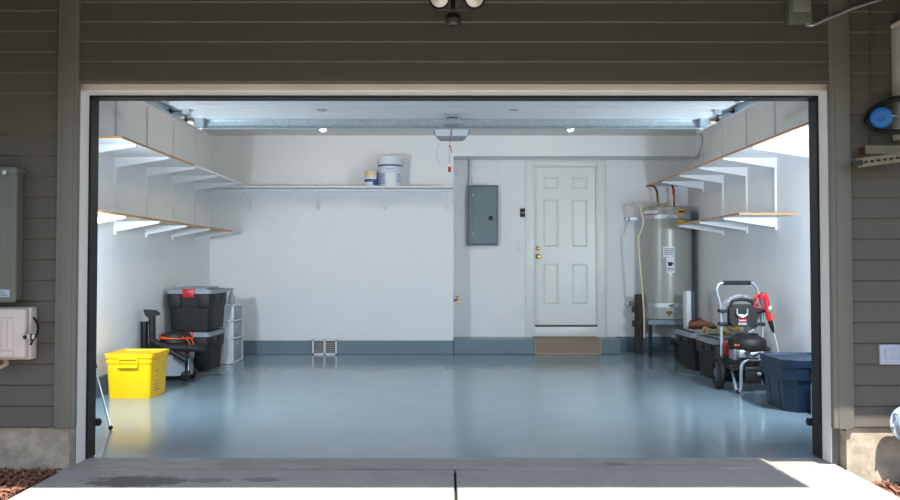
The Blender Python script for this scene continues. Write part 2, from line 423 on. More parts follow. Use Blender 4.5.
for cx0, cx1 in colp:
    for z0, z1 in rowp:
        b = B(); e, f = .012, .034
        O = [(cx0+e, z0+e), (cx1-e, z0+e), (cx1-e, z1-e), (cx0+e, z1-e)]; I = [(cx0+f, z0+f), (cx1-f, z0+f), (cx1-f, z1-f), (cx0+f, z1-f)]
        if (z1-z0) < .2: pass
        vo = [b.verts.new((x, .061, z)) for x, z in O]; vi = [b.verts.new((x, .048, z)) for x, z in I]
        for i in range(4): b.faces.new((vo[i], vo[(i+1)%4], vi[(i+1)%4], vi[i]))
        b.faces.new(vi); obj('raised_panel', b, M_doorp, d, False)
Ry = Matrix.Rotation(PI/2, 4, 'X')
p = W(538, 256.4, YR+.045); b = B(); lathe(b, [(.032,0),(.032,.006),(.012,.012),(.012,.035),(.027,.042),(.029,.055),(.02,.066),(.002,.068)], (p.x, .045, p.z), 20, Ry); obj('knob', b, M_brass, d, label='round brass door knob')
p = W(538, 248.2, YR+.045); b = B(); lathe(b, [(.028,0),(.028,.008),(.024,.014),(.012,.016),(.012,.02),(.002,.02)], (p.x, .045, p.z), 20, Ry); obj('deadbolt', b, M_brass, d, label='brass deadbolt lock')
# door mat draped over the step edge
t = thing('door_mat', 'brown ribbed door mat draped over the concrete step', 'mat', (0, 0, 0))
mx0, mx1 = W(535, 345, YB).x, W(600, 345, YB).x
zt = CH+.01
prof = [(YR-.10, zt+.002), (YB+.03, zt+.002), (YB-.005, zt+.001), (YB-.024, zt-.02), (YB-.029, .08), (YB-.034, .025), (YB-.05, .004)]
outer = [(y-.001-(.010 if i > 2 else 0), z+(.012 if i <= 3 else (.004 if i > 4 else 0))) for i, (y, z) in enumerate(prof)]
b = B(); prism(b, prof+outer[::-1], mx0, mx1, 'x'); obj('pile', b, M_mat, t, False)
b = B()
for xa in (mx0, mx1):
    tube(b, [(xa+random.uniform(-.002,.002), y-.006, z+.006) for y, z in prof], .008, 8, 3)
tube(b, [(mx0, prof[-1][0]-.008, .009), ((mx0+mx1)/2, prof[-1][0]-.006, .009), (mx1, prof[-1][0]-.010, .009)], .008, 8, 3)
tube(b, [(mx0, prof[0][0], zt+.009), (mx1, prof[0][0], zt+.009)], .008, 8, 1)
obj('binding', b, M_matb, t, label='tan woven edge binding')

# ---------------------------------------------------------------- overhead garage door, tracks, opener
GZ = 2.355; GYE = 7.33
gd = thing('garage_door', 'open white sectional garage door lying flat under the ceiling', 'garage door')
jy = [5.30, 5.82, 6.34, 6.86, GYE]
gx0, gx1 = -2.13, 2.195
for y0, y1 in zip(jy, jy[1:]):
    b = B(); rbox(b, gx0, gx1, y0+.003, y1-.003, GZ, GZ+.045, .004, 1)
    for k in range(1, 5): box(b, gx0+.03, gx1-.03, y0+(y1-y0)*k/5-.006, y0+(y1-y0)*k/5+.006, GZ-.003, GZ+.001)
    sec = obj('door_section', b, M_gd, gd, False)
b = B(); prism(b, [(GYE-.05, GZ-.001), (GYE-.05, GZ-.006), (GYE-.006, GZ-.006), (GYE-.006, GZ-.078), (GYE-.045, GZ-.078), (GYE-.045, GZ-.083), (GYE, GZ-.083), (GYE, GZ-.001)], gx0+.05, gx1-.05, 'x')
obj('strut', b, M_galv, gd, False, 'galvanised stiffening strut along the top section')
for y in jy[1:4]:
    for x in (gx0+.06, -1.0, .52, gx1-.06):
        b = B(); rbox(b, x-.035, x+.035, y-.04, y+.04, GZ-.007, GZ-.001, .002, 1); cyl(b, (x-.035, y, GZ-.01), (x+.035, y, GZ-.01), .008, n=8)
        if abs(x) > 2: rbox(b, x-.03, x+.03, y-.025, y+.025, GZ-.035, GZ-.005, .003, 1)
        obj('hinge', b, M_galv, gd)
for y in jy[1:4]+[GYE-.06]:
    for s, gx in ((-1, gx0), (1, gx1)):
        b = B(); cyl(b, (gx-s*.08, y, GZ-.012), (gx+s*.055, y, GZ-.012), .006, n=8); cyl(b, (gx+s*.055, y, GZ-.012), (gx+s*.068, y, GZ-.012), .021, n=14); obj('roller', b, M_dkmetal, gd)
for gx, s in ((gx0, 1), (gx1, -1)):
    b = B(); rbox(b, min(gx+s*.01, gx+s*.085), max(gx+s*.01, gx+s*.085), GYE-.09, GYE-.02, GZ-.075, GZ-.002, .004, 1); obj('corner_bracket', b, M_galv, gd)
# operator bracket on the top section
b = B(); p = W(452, 117, GYE-.12)
for dx in (-.055, .055): rbox(b, p.x+dx-.012, p.x+dx+.012, GYE-.32, GYE-.07, GZ-.03, GZ-.001, .003, 1)
rbox(b, p.x-.065, p.x+.065, GYE-.14, GYE-.07, GZ-.05, GZ-.006, .003, 1); obj('operator_bracket', b, M_galv, gd)
p = W(207, 108.3, 6.6); b = B(); box(b, p.x-.1, p.x+.1, 6.60, 6.625, GZ-.0018, GZ-.0005); obj('warning_sticker', b, mat('faded_pink_print', (226,176,180), .6), gd)
for x0, lab, s in ((gx0-.062, 'galvanised roller track on the side of the paint shelf', -1), (gx1+.062, 'galvanised roller track beside the water heater side', 1)):
    t = thing('door_track', lab, 'track', (x0, 0, 0))
    b = B(); zt_ = GZ-.012
    sec_ = [(0,.028),(0,-.028)]
    # C-channel horizontal run
    a = .03
    prism(b, [(s*.012, zt_+a), (s*.012, zt_-a), (-s*.018, zt_-a), (-s*.018, zt_-a+.003), (s*.009, zt_-a+.003), (s*.009, zt_+a-.003), (-s*.018, zt_+a-.003), (-s*.018, zt_+a)], 5.45, 7.78, 'y')
    obj('horizontal_rail', b, M_galv, t, False)
    b = B(); rbox(b, s*.012, s*.016, 5.45, 7.72, zt_-.03, zt_+.035, .001, 1); rbox(b, s*.016, s*.05, 5.45, 7.72, zt_+.031, zt_+.035, .001, 1); obj('reinforcing_angle', b, M_galv, t, False)
    b = B(); tube(b, [(0, 5.27, 0.02), (0, 5.27, 1.0), (0, 5.27, 1.9), (0, 5.29, 2.15), (0, 5.36, 2.28), (0, 5.47, zt_)], .012, 8, 5); rbox(b, -.02, .02, 5.255, 5.29, .0, 2.1, .002, 1); obj('vertical_rail', b, M_galv, t)
    for yy in (7.62,):
        b = B(); rbox(b, s*.017, s*.021, yy-.017, yy+.017, zt_-.03, ZC, .001, 1); obj('ceiling_hanger', b, M_galv, t)
# opener
p0, p1 = W(433.5, 127, 8.1), W(469.5, 141, 8.1)
ox = (p0.x+p1.x)/2; ow = (p1.x-p0.x)/2; oz0, oz1 = p1.z, p1.z+.155
t = thing('garage_door_opener', 'grey ceiling mounted door opener with red release cord', 'door opener', (ox, 8.1, 0))
b = B(); rbox(b, -ow*.82, ow*.82, .0, .40, oz0+.052, oz1, .02, 3, tx=.02); obj('motor_housing', b, mat('opener_grey', (122,128,134), .5), t)
b = B(); prism(b, [(-ow, oz1), (-ow, oz0+.075), (-ow*.75, oz0+.012), (ow*.75, oz0+.012), (ow, oz0+.075), (ow, oz1)], -.045, .0, 'y'); obj('front_cover', b, mat('opener_shell', (134,142,148), .45), t)
b = B(); prism(b, [(-ow*.92, oz1-.006), (-ow*.92, oz0+.078), (-ow*.84, oz0+.04), (-.006, oz0+.04), (-.006, oz1-.006)], -.05, -.044, 'y'); obj('light_lens', b, M_wp, t)
b = B(); prism(b, [(ow*.92, oz1-.006), (ow*.92, oz0+.078), (ow*.84, oz0+.04), (.006, oz0+.04), (.006, oz1-.006)], -.05, -.044, 'y'); obj('light_lens', b, M_wp, t)
b = B(); rbox(b, -.025, .025, -2.85, .1, oz1+.001, oz1+.03, .003, 1); obj('rail', b, M_galv, t)
b = B()
for sx in (-.1, .1): rbox(b, sx-.015, sx+.015, .15, .18, oz1-.02, ZC, .002, 1)
obj('hanger_strap', b, M_galv, t)
b = B(); rbox(b, -.015, .03, -.92, -.72, oz1-.03, oz1+.004, .003, 1); cyl(b, (.0, -.9, GZ-.03), (0, -.80, oz1), .008, n=8); obj('trolley_arm', b, M_galv, t)
cz = W(449, 166, 8.1-.75).z
cp = W(450, 140, 8.1-.72); cx = cp.x-ox
b = B(); tube(b, [(cx+.005, -.70, oz1-.01), (cx, -.70, 2.2), (cx-.004, -.70, cz+.03)], .0022, 6, 3); ball(b, (cx-.002, -.70, (2.2+cz)/2+.06), .008, (1,1,1.4), 8); tube(b, [(cx-.002, -.70, (2.2+cz)/2+.06), (cx+.012, -.70, (2.2+cz)/2+.03), (cx+.014, -.70, (2.2+cz)/2)], .004, 6, 3); obj('release_cord', b, M_red, t)
b = B(); rbox(b, cx-.012-.004, cx+.012-.004, -.707, -.693, cz-.045, cz, .004, 2); obj('release_handle', b, M_red, t, label='red emergency release handle')
q0, q1, q2 = W(441, 141, 8.1), W(436, 155, 8.1), W(441, 163, 8.1)
b = B(); tube(b, [(q0.x-ox, .02, oz0+.02), (q1.x-ox, .02, q1.z), (q2.x-ox, .02, q2.z)], .0022, 6, 3); obj('antenna_wire', b, M_gpl, t)
# ceiling lamps
for i, (u, lab) in enumerate(((323, 'lit ceiling bulb above the long back shelf'), (570.5, 'lit ceiling bulb in front of the entry door'))):
    pz = W(u, 128.3, 9.2); t = thing('ceiling_light', lab, 'light', (pz.x, 9.2, ZC), 0, 'bare bulbs on the ceiling')
    b = B(); lathe(b, [(.055,-.045),(.06,-.03),(.05,-.001)], (0,0,0), 24); lathe(b, [(.02,-.085),(.02,-.04)], (0,0,0), 16); obj('lamp_holder', b, M_wp, t)
    zb = pz.z-ZC
    b = B(); lathe(b, [(.004, zb-.034), (.018, zb-.032), (.029, zb-.022), (.031, zb-.005), (.028, zb+.025), (.018, zb+.08), (.014, -.08)], (0,0,0), 20)
    obj('bulb', b, mat('lit_bulb_glass', (255,244,225), .3, emit=(255,236,205), estr=BULB_POWER), t)
# hanging cable near the right soffit
b = B(); tube(b, [(2.92, 10.12, ZC-.002), (2.92, 10.15, 2.66), W(702.5, 136, 10.25), W(701, 148, 10.42), W(698, 155.5, 10.65), W(694, 158.5, 10.93)], .011, 8, 6)
tag(obj('flexible_conduit', b, M_galv), 'bent grey flexible conduit hanging from ceiling to soffit', 'conduit')
# ---------------------------------------------------------------- wall shelves
def bracket_mesh(L, s, h=.09):
    b = B(); prism(b, [(0, 0), (s*L, 0), (s*L, -.016), (s*.02, -h), (0, -h)], -.014, .014, 'y'); return b
def side_shelf(name, lab, xw, s, depth, y0, y1, zu, ys, boards, under, blen):
    t = thing(name, lab, 'shelf', (xw, 0, zu))
    for (a, c, edge) in boards:
        b = B(); rbox(b, min(0, s*(depth-.004)), max(0, s*(depth-.004)), a, c, 0, .018, .001, 1); bd = obj('board', b, under, t, False)
        b = B(); x0, x1 = sorted((s*(depth-.004), s*depth)); box(b, x0, x1, a, c, .0, .018)
        if edge == 'ends': 
            xa, xb = sorted((0, s*depth)); box(b, xa, xb, a-.004, a, 0, .018)
        obj('front_edge', b, M_shelf if edge == 'white' else M_ply, bd, False)
    src = None
    for y in ys:
        if src is None: src = obj('bracket', bracket_mesh(blen, s), M_shelf, t, False); src.location = (s*.016, y, -.001)
        else: inst(src, t, (s*.016, y, -.001))
    return t
ZUL, ZUR, ZLL, ZLR = 2.098, 2.15, 1.520, 1.578
ysL = [7.0, 7.826, 8.64, 9.457, 10.296]
ysR = [6.70, 7.50, 8.30, 9.106, 9.898, 10.67]
side_shelf('wall_shelf', 'long upper white shelf on the wall above the yellow bin', XL, 1, .50, 6.65, YB, ZUL, ysL, ((6.65, 8.56, 'ends'), (8.562, YB-.36, 'white')), M_shelf, .47)
side_shelf('wall_shelf', 'lower plywood shelf on the wall above the black tote stack', XL, 1, .405, 6.2, 10.44, ZLL, ysL, ((6.0, 9.2, 'ply'), (9.202, 10.44, 'ply')), M_plyun, .39)
side_shelf('wall_shelf', 'long upper white shelf on the wall above the water heater', XR, -1, .52, 5.9, YR, ZUR, ysR, ((5.9, 9.0, 'ply'), (9.002, YR-.002, 'ply')), M_shelf, .49)
side_shelf('wall_shelf', 'short lower white shelf on the wall beside the water heater', XR, -1, .52, 7.81, 10.0, ZLR, ysR[2:5], ((7.81, 10.0, 'ends'),), M_shelf, .49)
ORD = ('first', 'second', 'third', 'fourth', 'fifth', 'sixth')
def standard(x, y, z0, z1, lab, s):
    b = B(); prism(b, [(0, -.013), (s*.016, -.013), (s*.016, -.008), (s*.012, -.005), (s*.012, .005), (s*.016, .008), (s*.016, .013), (0, .013)], z0, z1, 'z')
    o = obj('shelf_standard', b, M_shelf, None, False); o.location = (x, y, 0)
    return tag(o, lab, 'shelf standard', 'slotted standards')
for i, y in enumerate(ysL): standard(XL, y, ZLL-.12, ZC-.02 if y < 8 else ZC-.06, 'white slotted shelf standard above the black totes, %s from the back corner' % ORD[4-i], 1)
for i, y in enumerate(ysR): standard(XR, y, (ZLR if 1 < i < 5 else ZUR)-.12, ZC-.02, 'white slotted shelf standard on the water heater side, %s from the back corner' % ORD[5-i], -1)
# back shelf with hanging rod
zs_ = W(330, 185.8, 10.63).z
t = thing('wall_shelf', 'long white back wall shelf holding paint bucket and can', 'shelf', (0, YB, zs_))
b = B(); rbox(b, XL+.002, XBUMP-.004, -.34, 0, -.019, 0, .002, 1); obj('board', b, M_shelf, t, False)
b = B(); rbox(b, XL+.002, XBUMP-.004, -.018, 0, -.11, -.020, .002, 1); obj('wall_cleat', b, M_shelf, t, False)
b = B(); cyl(b, (XL+.002, -.30, -.055), (XBUMP-.004, -.30, -.055), .016, n=14); obj('hanging_rod', b, M_wp, t)
for u in (248.5, 316.8, 384.3, 447):
    x = W(u, 200, YB-.15).x
    b = B(); box(b, x-.012, x+.012, -.006, 0, -.29, -.02)
    prism(b, [(-.006, -.29), (-.30, -.075), (-.30, -.06), (-.006, -.27)], x-.003, x+.003, 'x'); box(b, x-.012, x+.012, -.32, 0, -.023, -.0195)
    torus(b, .020, .0035, (x, -.30, -.055), Matrix.Rotation(PI/2, 4, 'Y'), 16, 6); box(b, x-.004, x+.004, -.31, -.29, -.04, -.02)
    tube(b, [(x-.10, -.30, -.045), (x-.05, -.2, -.15), (x, -.01, -.25)], .002, 5, 2); tube(b, [(x+.07, -.30, -.045), (x+.04, -.2, -.15), (x, -.01, -.25)], .002, 5, 2)
    obj('bracket', b, M_shelf, t)
# bucket and can
p = W(390.3, 185.8, 10.78); zt = zs_
t = thing('paint_bucket', 'tall white plastic bucket with blue printed label on back shelf', 'bucket', (p.x, 10.79, zt))
r0, r1, hh = .131, .148, .37
b = B(); lathe(b, [(r0-.004,.0005),(r0,.004),(r1,hh-.10),(r1+.008,hh-.098),(r1+.008,hh-.088),(r1+.001,hh-.086),(r1+.001,hh-.06),(r1+.008,hh-.058),(r1+.008,hh-.048),(r1+.002,hh-.046),(r1+.002,hh-.02)], (0,0,0), 40); obj('body', b, M_wp, t)
b = B(); lathe(b, [(r1+.012,hh-.03),(r1+.014,hh-.01),(r1+.012,hh),(r1-.004,hh+.002),(r1-.01,hh-.008),(.001,hh-.008)], (0,0,0), 40); obj('lid', b, M_wp, t)
b = B(); patch(b, (0,0), r1+.0005, hh-.122, hh-.103, PI, 2*PI, .002, 24); obj('blue_band', b, M_blueink, t, label='dark blue band under the rim')
b = B()
for k in range(5): patch(b, (0,0), r0+.013*(0.25+.13*k)+.002, .03+k*.028, .048+k*.028, PI*1.10, PI*1.36, .0015, 8)
for k in range(4): patch(b, (0,0), r0+.013*(0.25+.13*k)+.002, .05+k*.028, .066+k*.028, PI*1.70, PI*1.86, .0015, 8)
patch(b, (0,0), r0+.013, .175, .18, PI*1.45, PI*1.7, .0015, 8); obj('printed_text', b, mat('pale_blue_print', (138,160,196), .5, var=.2, scale=90), t)
b = B(); tube(b, [(-r1-.012, 0, hh-.05), (-r1-.0, -.08, hh-.11), (0, -r1-.018, hh-.16), (r1+.0, -.08, hh-.11), (r1+.012, 0, hh-.05)], .002, 6, 6); tube(b, [(-.045, -r1-.014, hh-.158), (0, -r1-.018, hh-.16), (.045, -r1-.014, hh-.158)], .006, 8, 3); obj('wire_handle', b, M_galv, t)
p = W(371.3, 185.8, 10.74)
t = thing('paint_can', 'small blue and white paint can with cream drips on back shelf', 'paint can', (p.x, 10.72, zt))
rc, hc = .0825, .19
b = B(); lathe(b, [(rc,.0005),(rc+.003,.004),(rc,.009),(rc,hc-.01),(rc+.003,hc-.006),(rc+.003,hc)], (0,0,0), 36); obj('can', b, M_wp, t)
b = B(); patch(b, (0,0), rc+.0005, .01, .085, PI*.95, 2.05*PI, .001, 24); patch(b, (0,0), rc+.0005, .085, hc-.012, PI*1.82, 2.1*PI, .001, 6); obj('blue_label', b, M_blueink, t)
b = B(); patch(b, (0,0), rc+.002, .012, .052, PI*1.12, PI*1.6, .001, 10); obj('white_label', b, M_wp, t)
b = B()
for a0, a1, z in ((1.0,1.12,.11),(1.12,1.28,.10),(1.28,1.36,.125),(1.36,1.5,.105),(1.5,1.62,.13),(1.62,1.74,.115)): patch(b, (0,0), rc+.002, z, hc-.004, PI*a0, PI*a1, .0015, 4)
obj('paint_drip', b, mat('cream_paint', (214,196,160), .4), t, label='cream paint dripped over the side')
b = B(); lathe(b, [(rc-.008,hc-.006),(rc-.006,hc-.003),(rc-.018,hc-.003),(rc-.02,hc-.006),(.001,hc-.006)], (0,0,0), 36); torus(b, rc, .0035, (0,0,hc), None, 36, 8); obj('lid', b, M_galv, t)
b = B(); tube(b, [(-rc-.003,0,hc-.05),(-rc*.6,-rc*.85,hc-.11),(0,-rc-.01,hc-.13),(rc*.6,-rc*.85,hc-.11),(rc+.003,0,hc-.05)], .0015, 6, 5); obj('wire_handle', b, M_galv, t)
# ---------------------------------------------------------------- things on the back wall
pa, pb = W(467.5, 185, YR-.1), W(498.3, 245.5, YR-.1)
t = thing('breaker_panel', 'grey metal breaker panel on wall left of the entry door', 'breaker panel', ((pa.x+pb.x)/2, YR, pb.z)); hw, hh = (pb.x-pa.x)/2, pa.z-pb.z
b = B(); rbox(b, -hw+.02, hw-.02, -.06, 0, .02, hh-.02, .003, 1); obj('enclosure', b, M_pan, t, False)
b = B(); V = [[b.verts.new((sx*(hw-e), y, (e if sz < 0 else hh-e))) for sx, sz in ((-1,-1),(1,-1),(1,1),(-1,1))] for e, y in ((0, -.061), (0, -.066), (.03, -.085), (.058, -.085))]
for r_, q_ in zip(V, V[1:]):
    for i in range(4): b.faces.new((r_[i], r_[(i+1)%4], q_[(i+1)%4], q_[i]))
b.faces.new(V[-1]); b.faces.new(V[0][::-1]); obj('cover', b, M_pan, t, False)
b = B(); rbox(b, -hw+.075, hw-.065, -.090, -.0855, .055, hh-.055, .002, 1); dd = obj('panel_door', b, M_pan, t, False)
b = B(); rbox(b, hw-.125, hw-.072, -.094, -.0905, hh*.42, hh*.49, .002, 1); obj('latch', b, M_bk, dd)
for z in (.13, hh-.15): b = B(); rbox(b, -hw+.068, -hw+.079, -.093, -.0855, z, z+.04, .002, 1); obj('hinge', b, M_galv, t)
pc = W(470.2, 170, YR-.03); b = B(); zc = pa.z; tube(b, [(pc.x, YR-.035, zc-.02), (pc.x, YR-.035, zc+.06), (pc.x-.004, YR-.025, zc+.15), (pc.x-.002, YR-.025, zc+.26), (pc.x, YR-.02, ZSOF-.002)], .014, 10, 4); cyl(b, (pc.x, YR-.035, zc-.005), (pc.x, YR-.035, zc+.09), .022, n=12)
for z in (zc+.13, zc+.25): torus(b, .018, .004, (pc.x-.003, YR-.025, z), None, 12, 6)
tag(obj('electrical_conduit', b, M_galv), 'grey metal conduit rising from the breaker panel to soffit', 'conduit')
pa, pb = W(520, 208.5, YR), W(525.2, 217, YR)
t = thing('wall_keypad', 'small black wall control button plate left of the door frame', 'keypad', ((pa.x+pb.x)/2, YR, pb.z)); hw, hh = (pb.x-pa.x)/2, pa.z-pb.z
b = B(); rbox(b, -hw, hw, -.018, 0, 0, hh, .004, 2); obj('plate', b, M_bk, t)
b = B(); rbox(b, -hw*.7, -.004, -.022, -.017, hh*.4, hh*.58, .002, 1); rbox(b, .004, hw*.7, -.022, -.017, hh*.4, hh*.58, .002, 1); obj('button', b, M_gpl, t)
pa, pb = W(517.8, 241.5, YR), W(522.5, 250, YR)
t = thing('light_switch', 'white rocker light switch left of the door frame', 'light switch', ((pa.x+pb.x)/2, YR, pb.z)); hw, hh = (pb.x-pa.x)/2, pa.z-pb.z
b = B(); rbox(b, -hw, hw, -.007, 0, 0, hh, .003, 2); obj('cover_plate', b, M_wp, t)
b = B(); rbox(b, -hw*.45, hw*.45, -.012, -.006, hh*.2, hh*.8, .002, 1); obj('rocker', b, mat('white_gloss_plastic', (240,240,238), .25), t)
# hose bibb on the bump return
p = W(457.5, 300, YB+.12)
t = thing('hose_bibb', 'small brass hose tap on wall left of the step', 'tap', (XBUMP, YB+.12, p.z))
b = B(); lathe(b, [(.03,0),(.03,.006),(.014,.01),(.014,.03)], (0,0,0), 14, Matrix.Rotation(PI/2, 4, 'Y')); tube(b, [(.02,0,0),(.05,0,.004),(.065,0,-.02),(.072,0,-.045)], .013, 10, 4); obj('spout', b, M_brass, t)
b = B(); cyl(b, (.045, 0, .01), (.045, 0, .04), .006, n=8); torus(b, .022, .005, (.045, 0, .042), None, 16, 6); rbox(b, .023, .067, -.004, .004, .039, .045, .001, 1); obj('handle', b, M_brass, t)
p = W(458, 172.5, YB+.2); b = B(); torus(b, .02, .004, (XBUMP+.024, YB+.2, p.z), Matrix.Rotation(PI/2, 4, 'X'), 16, 6); lathe(b, [(.012,0),(.012,.004),(.004,.006),(.004,.012)], (XBUMP, YB+.2, p.z+.01), 10, Matrix.Rotation(PI/2, 4, 'Y'))
tag(obj('wall_hook', b, M_galv), 'tiny metal ring hook on wall above the tap', 'hook')
# floor vent grille
pa, pb = W(312, 339.5, YB-.06), W(337, 354.3, YB-.06)
t = thing('vent_grille', 'white two pane vent grille set against the painted curb', 'vent', ((pa.x+pb.x)/2, YB-.031, 0)); hw, hh = (pb.x-pa.x)/2, pa.z
b = B()
for x0, x1, z0, z1 in ((-hw, hw, 0, .022), (-hw, hw, hh-.02, hh), (-hw, -hw+.024, 0, hh), (hw-.024, hw, 0, hh), (-.012, .012, 0, hh)): rbox(b, x0, x1, -.03, -.001, z0, z1, .002, 1)
obj('frame', b, M_wp, t)
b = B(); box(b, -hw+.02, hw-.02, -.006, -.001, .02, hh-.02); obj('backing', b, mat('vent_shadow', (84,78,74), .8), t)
for sx in (-1, 1):
    for k in range(5):
        z = .032+k*(hh-.06)/5; x0, x1 = sorted((sx*.014, sx*(hw-.026))); b = B(); prism(b, [(-.026, z), (-.024, z-.003), (-.008, z+.014), (-.010, z+.017)], x0, x1, 'x'); obj('louvre', b, mat('louvre_grey', (150,146,144), .6), t, False)

# ---------------------------------------------------------------- storage totes
def tote(lab, x0, x1, y0, y1, z0, h, group, latch_sides, lidmat=None):
    t = thing('storage_tote', lab, 'storage bin', ((x0+x1)/2, (y0+y1)/2, z0), 0, group); a, c = (x1-x0)/2, (y1-y0)/2
    hb = h-.055
    b = B(); tray(b, -a+.02, a-.02, -c+.02, c-.02, .0005, hb, .006, .03, .022, .022)
    body = obj('body', b, M_bk, t)
    b = B()   # upper band + corner ribs
    tray(b, -a+.008, a-.008, -c+.008, c-.008, hb*.66, hb, .016, .03, .006, .006)
    obj('upper_band', b, M_bk, body)
    def tp(e, z): return e-.02-.022*(1-z/hb)      # tapered half size at height z
    for sx in (-1, 1):                            # shallow moulded panels on each face
        b = B(); z0_, z1_ = hb*.10, hb*.62
        prism(b, [(sx*(tp(a, z0_)-.004), z0_), (sx*(tp(a, z0_)+.004), z0_), (sx*(tp(a, z1_)+.004), z1_), (sx*(tp(a, z1_)-.004), z1_)], -c*.62, c*.62, 'y'); obj('side_panel', b, M_bk, body, False)
    for sy in (-1, 1):
        b = B(); prism(b, [(sy*(tp(c, z0_)-.004), z0_), (sy*(tp(c, z0_)+.004), z0_), (sy*(tp(c, z1_)+.004), z1_), (sy*(tp(c, z1_)-.004), z1_)], -a*.55, a*.55, 'x'); obj('end_panel', b, M_bk, body, False)
    for sy in (-1, 1):   # grips on the short ends, hinge hoods on the long sides
        for sx in (-1, 1): b = B(); rbox(b, sx*a*.62-.065, sx*a*.62+.065, sy*(c-.012)-.014, sy*(c-.012)+.008, hb*.60, hb*.96, .008, 2); obj('grip', b, M_bk, t)
    for sx in (-1, 1):
        for sy in (-1, 1): b = B(); rbox(b, sx*(a-.012)-.012, sx*(a-.012)+.008, sy*c*.42-.10, sy*c*.42+.10, hb*.76, hb*.95, .008, 2); obj('hinge_hood', b, M_bk, t)
    b = B(); tt = B(); tray(tt, -a, a, -c, c, hb-.012, hb+.022, .02, .05, -.001, -.001); merge(b, tt); tray(b, -a+.004, a-.004, -c+.004, c-.004, hb+.006, hb+.03, .03, .05, .0, .0)
    rbox(b, -a+.03, a-.03, -c+.03, c-.03, hb, hb+.036, .012, 2)
    rbox(b, -a+.08, a-.08, -c+.10, c-.10, hb+.03, h, .01, 2)
    obj('lid', b, lidmat or M_lid, t, label='grey snap on lid')
    for sy in latch_sides:
        b = B(); y = sy*c
        rbox(b, -.062, .062, min(y, y+sy*.016), max(y, y+sy*.016), hb-.05, hb+.034, .006, 2); rbox(b, -.062, .062, min(y-sy*.05, y+sy*.012), max(y-sy*.05, y+sy*.012), hb+.028, hb+.040, .005, 2)
        lt = obj('latch', b, M_red, t, label='red plastic latch')
        b = B(); y2 = y+sy*.016; rbox(b, -.02, .02, min(y2, y2+sy*.006), max(y2, y2+sy*.006), hb-.02, hb-.005, .002, 1); obj('latch_tab', b, M_red, lt)
    return t
tote('black storage tote with grey lid, bottom of the stack behind the vacuum', -2.965, -2.505, 9.16, 9.84, 0, .435, 'black totes with grey lids', (-1, 1))
tote('black storage tote with grey lid, top of the stack behind the vacuum', -2.962, -2.475, 9.14, 9.83, .4365, .452, 'black totes with grey lids', (-1, 1))
tote('black storage tote carrying gloves, behind the pressure washer', 2.555, 2.99, 8.38, 9.05, 0, .425, 'black totes with grey lids', (-1, 1))
tote('black storage tote carrying a brown shoe, beside the right wall', 2.565, 2.99, 9.22, 9.88, 0, .42, 'black totes with grey lids', (-1, 1))
tote('low black storage tote beside the heater stand', 2.66, 3.0, 9.96, 10.46, 0, .33, 'black totes with grey lids', (-1,))
# white drawer cart
t = thing('drawer_cart', 'white plastic three drawer cart behind the black tote stack', 'drawers', (-2.62, 10.14, 0)); cw, ch = .19, .675; cy0, cy1 = -.26, .23
b = B()
hs = [0, .275, .475, ch]
for z in (0.002, hs[1], hs[2], ch-.022): rbox(b, -cw, cw, cy0, cy1, z, z+.022, .006, 2)
for y in (cy0, cy1-.03): 
    rbox(b, cw-.035, cw, y, y+.03, 0, ch, .006, 2); rbox(b, -cw, -cw+.04, y, y+.03, 0, ch, .006, 2)
for z0, z1 in zip(hs, hs[1:]):
    box(b, -cw+.01, cw-.01, cy0+.006, cy0+.012, z0+.01, z1); box(b, -cw+.01, cw-.01, cy1-.012, cy1-.006, z0+.01, z1); rbox(b, cw-.12, cw-.09, cy0+.001, cy0+.01, z0+.02, z1, .002, 1)
box(b, -cw, -cw+.006, cy0+.01, cy1-.01, .01, ch-.01)
obj('cart_frame', b, M_wp, t)
for z0, z1 in zip(hs, hs[1:]):
    b = B(); rbox(b, -cw+.02, cw-.012, cy0+.035, cy1-.035, z0+.028, z1-.012, .008, 2); dr_ = obj('drawer', b, M_gpl, t)
    b = B(); zc_ = z1-.05; rbox(b, cw-.012, cw-.002, -.045, .03, zc_-.018, zc_+.018, .004, 2); obj('drawer_pull', b, M_wp, dr_)
    b = B(); rbox(b, cw-.003, cw+.001, -.025, .01, zc_-.008, zc_+.008, .001, 1); obj('pull_slot', b, M_bk, dr_)
p = W(231.5, 303, 10.0)
t = thing('spray_bottle', 'clear plastic spray bottle on the white drawer cart', 'bottle', (p.x, 10.0, .675))
b = B(); lathe(b, [(.035,.001),(.04,.01),(.04,.09),(.03,.115),(.014,.13),(.014,.14)], (0,0,0), 20); obj('bottle_body', b, mat('cloudy_plastic', (200,206,210), .25, trans=.5), t)
b = B(); lathe(b, [(.016,.138),(.016,.16)], (0,0,0), 14); rbox(b, -.05, .025, -.012, .012, .158, .185, .005, 2); tube(b, [(-.03,0,.16),(-.035,0,.145),(-.028,0,.125)], .005, 6, 3); obj('trigger_head', b, M_gpl, t)
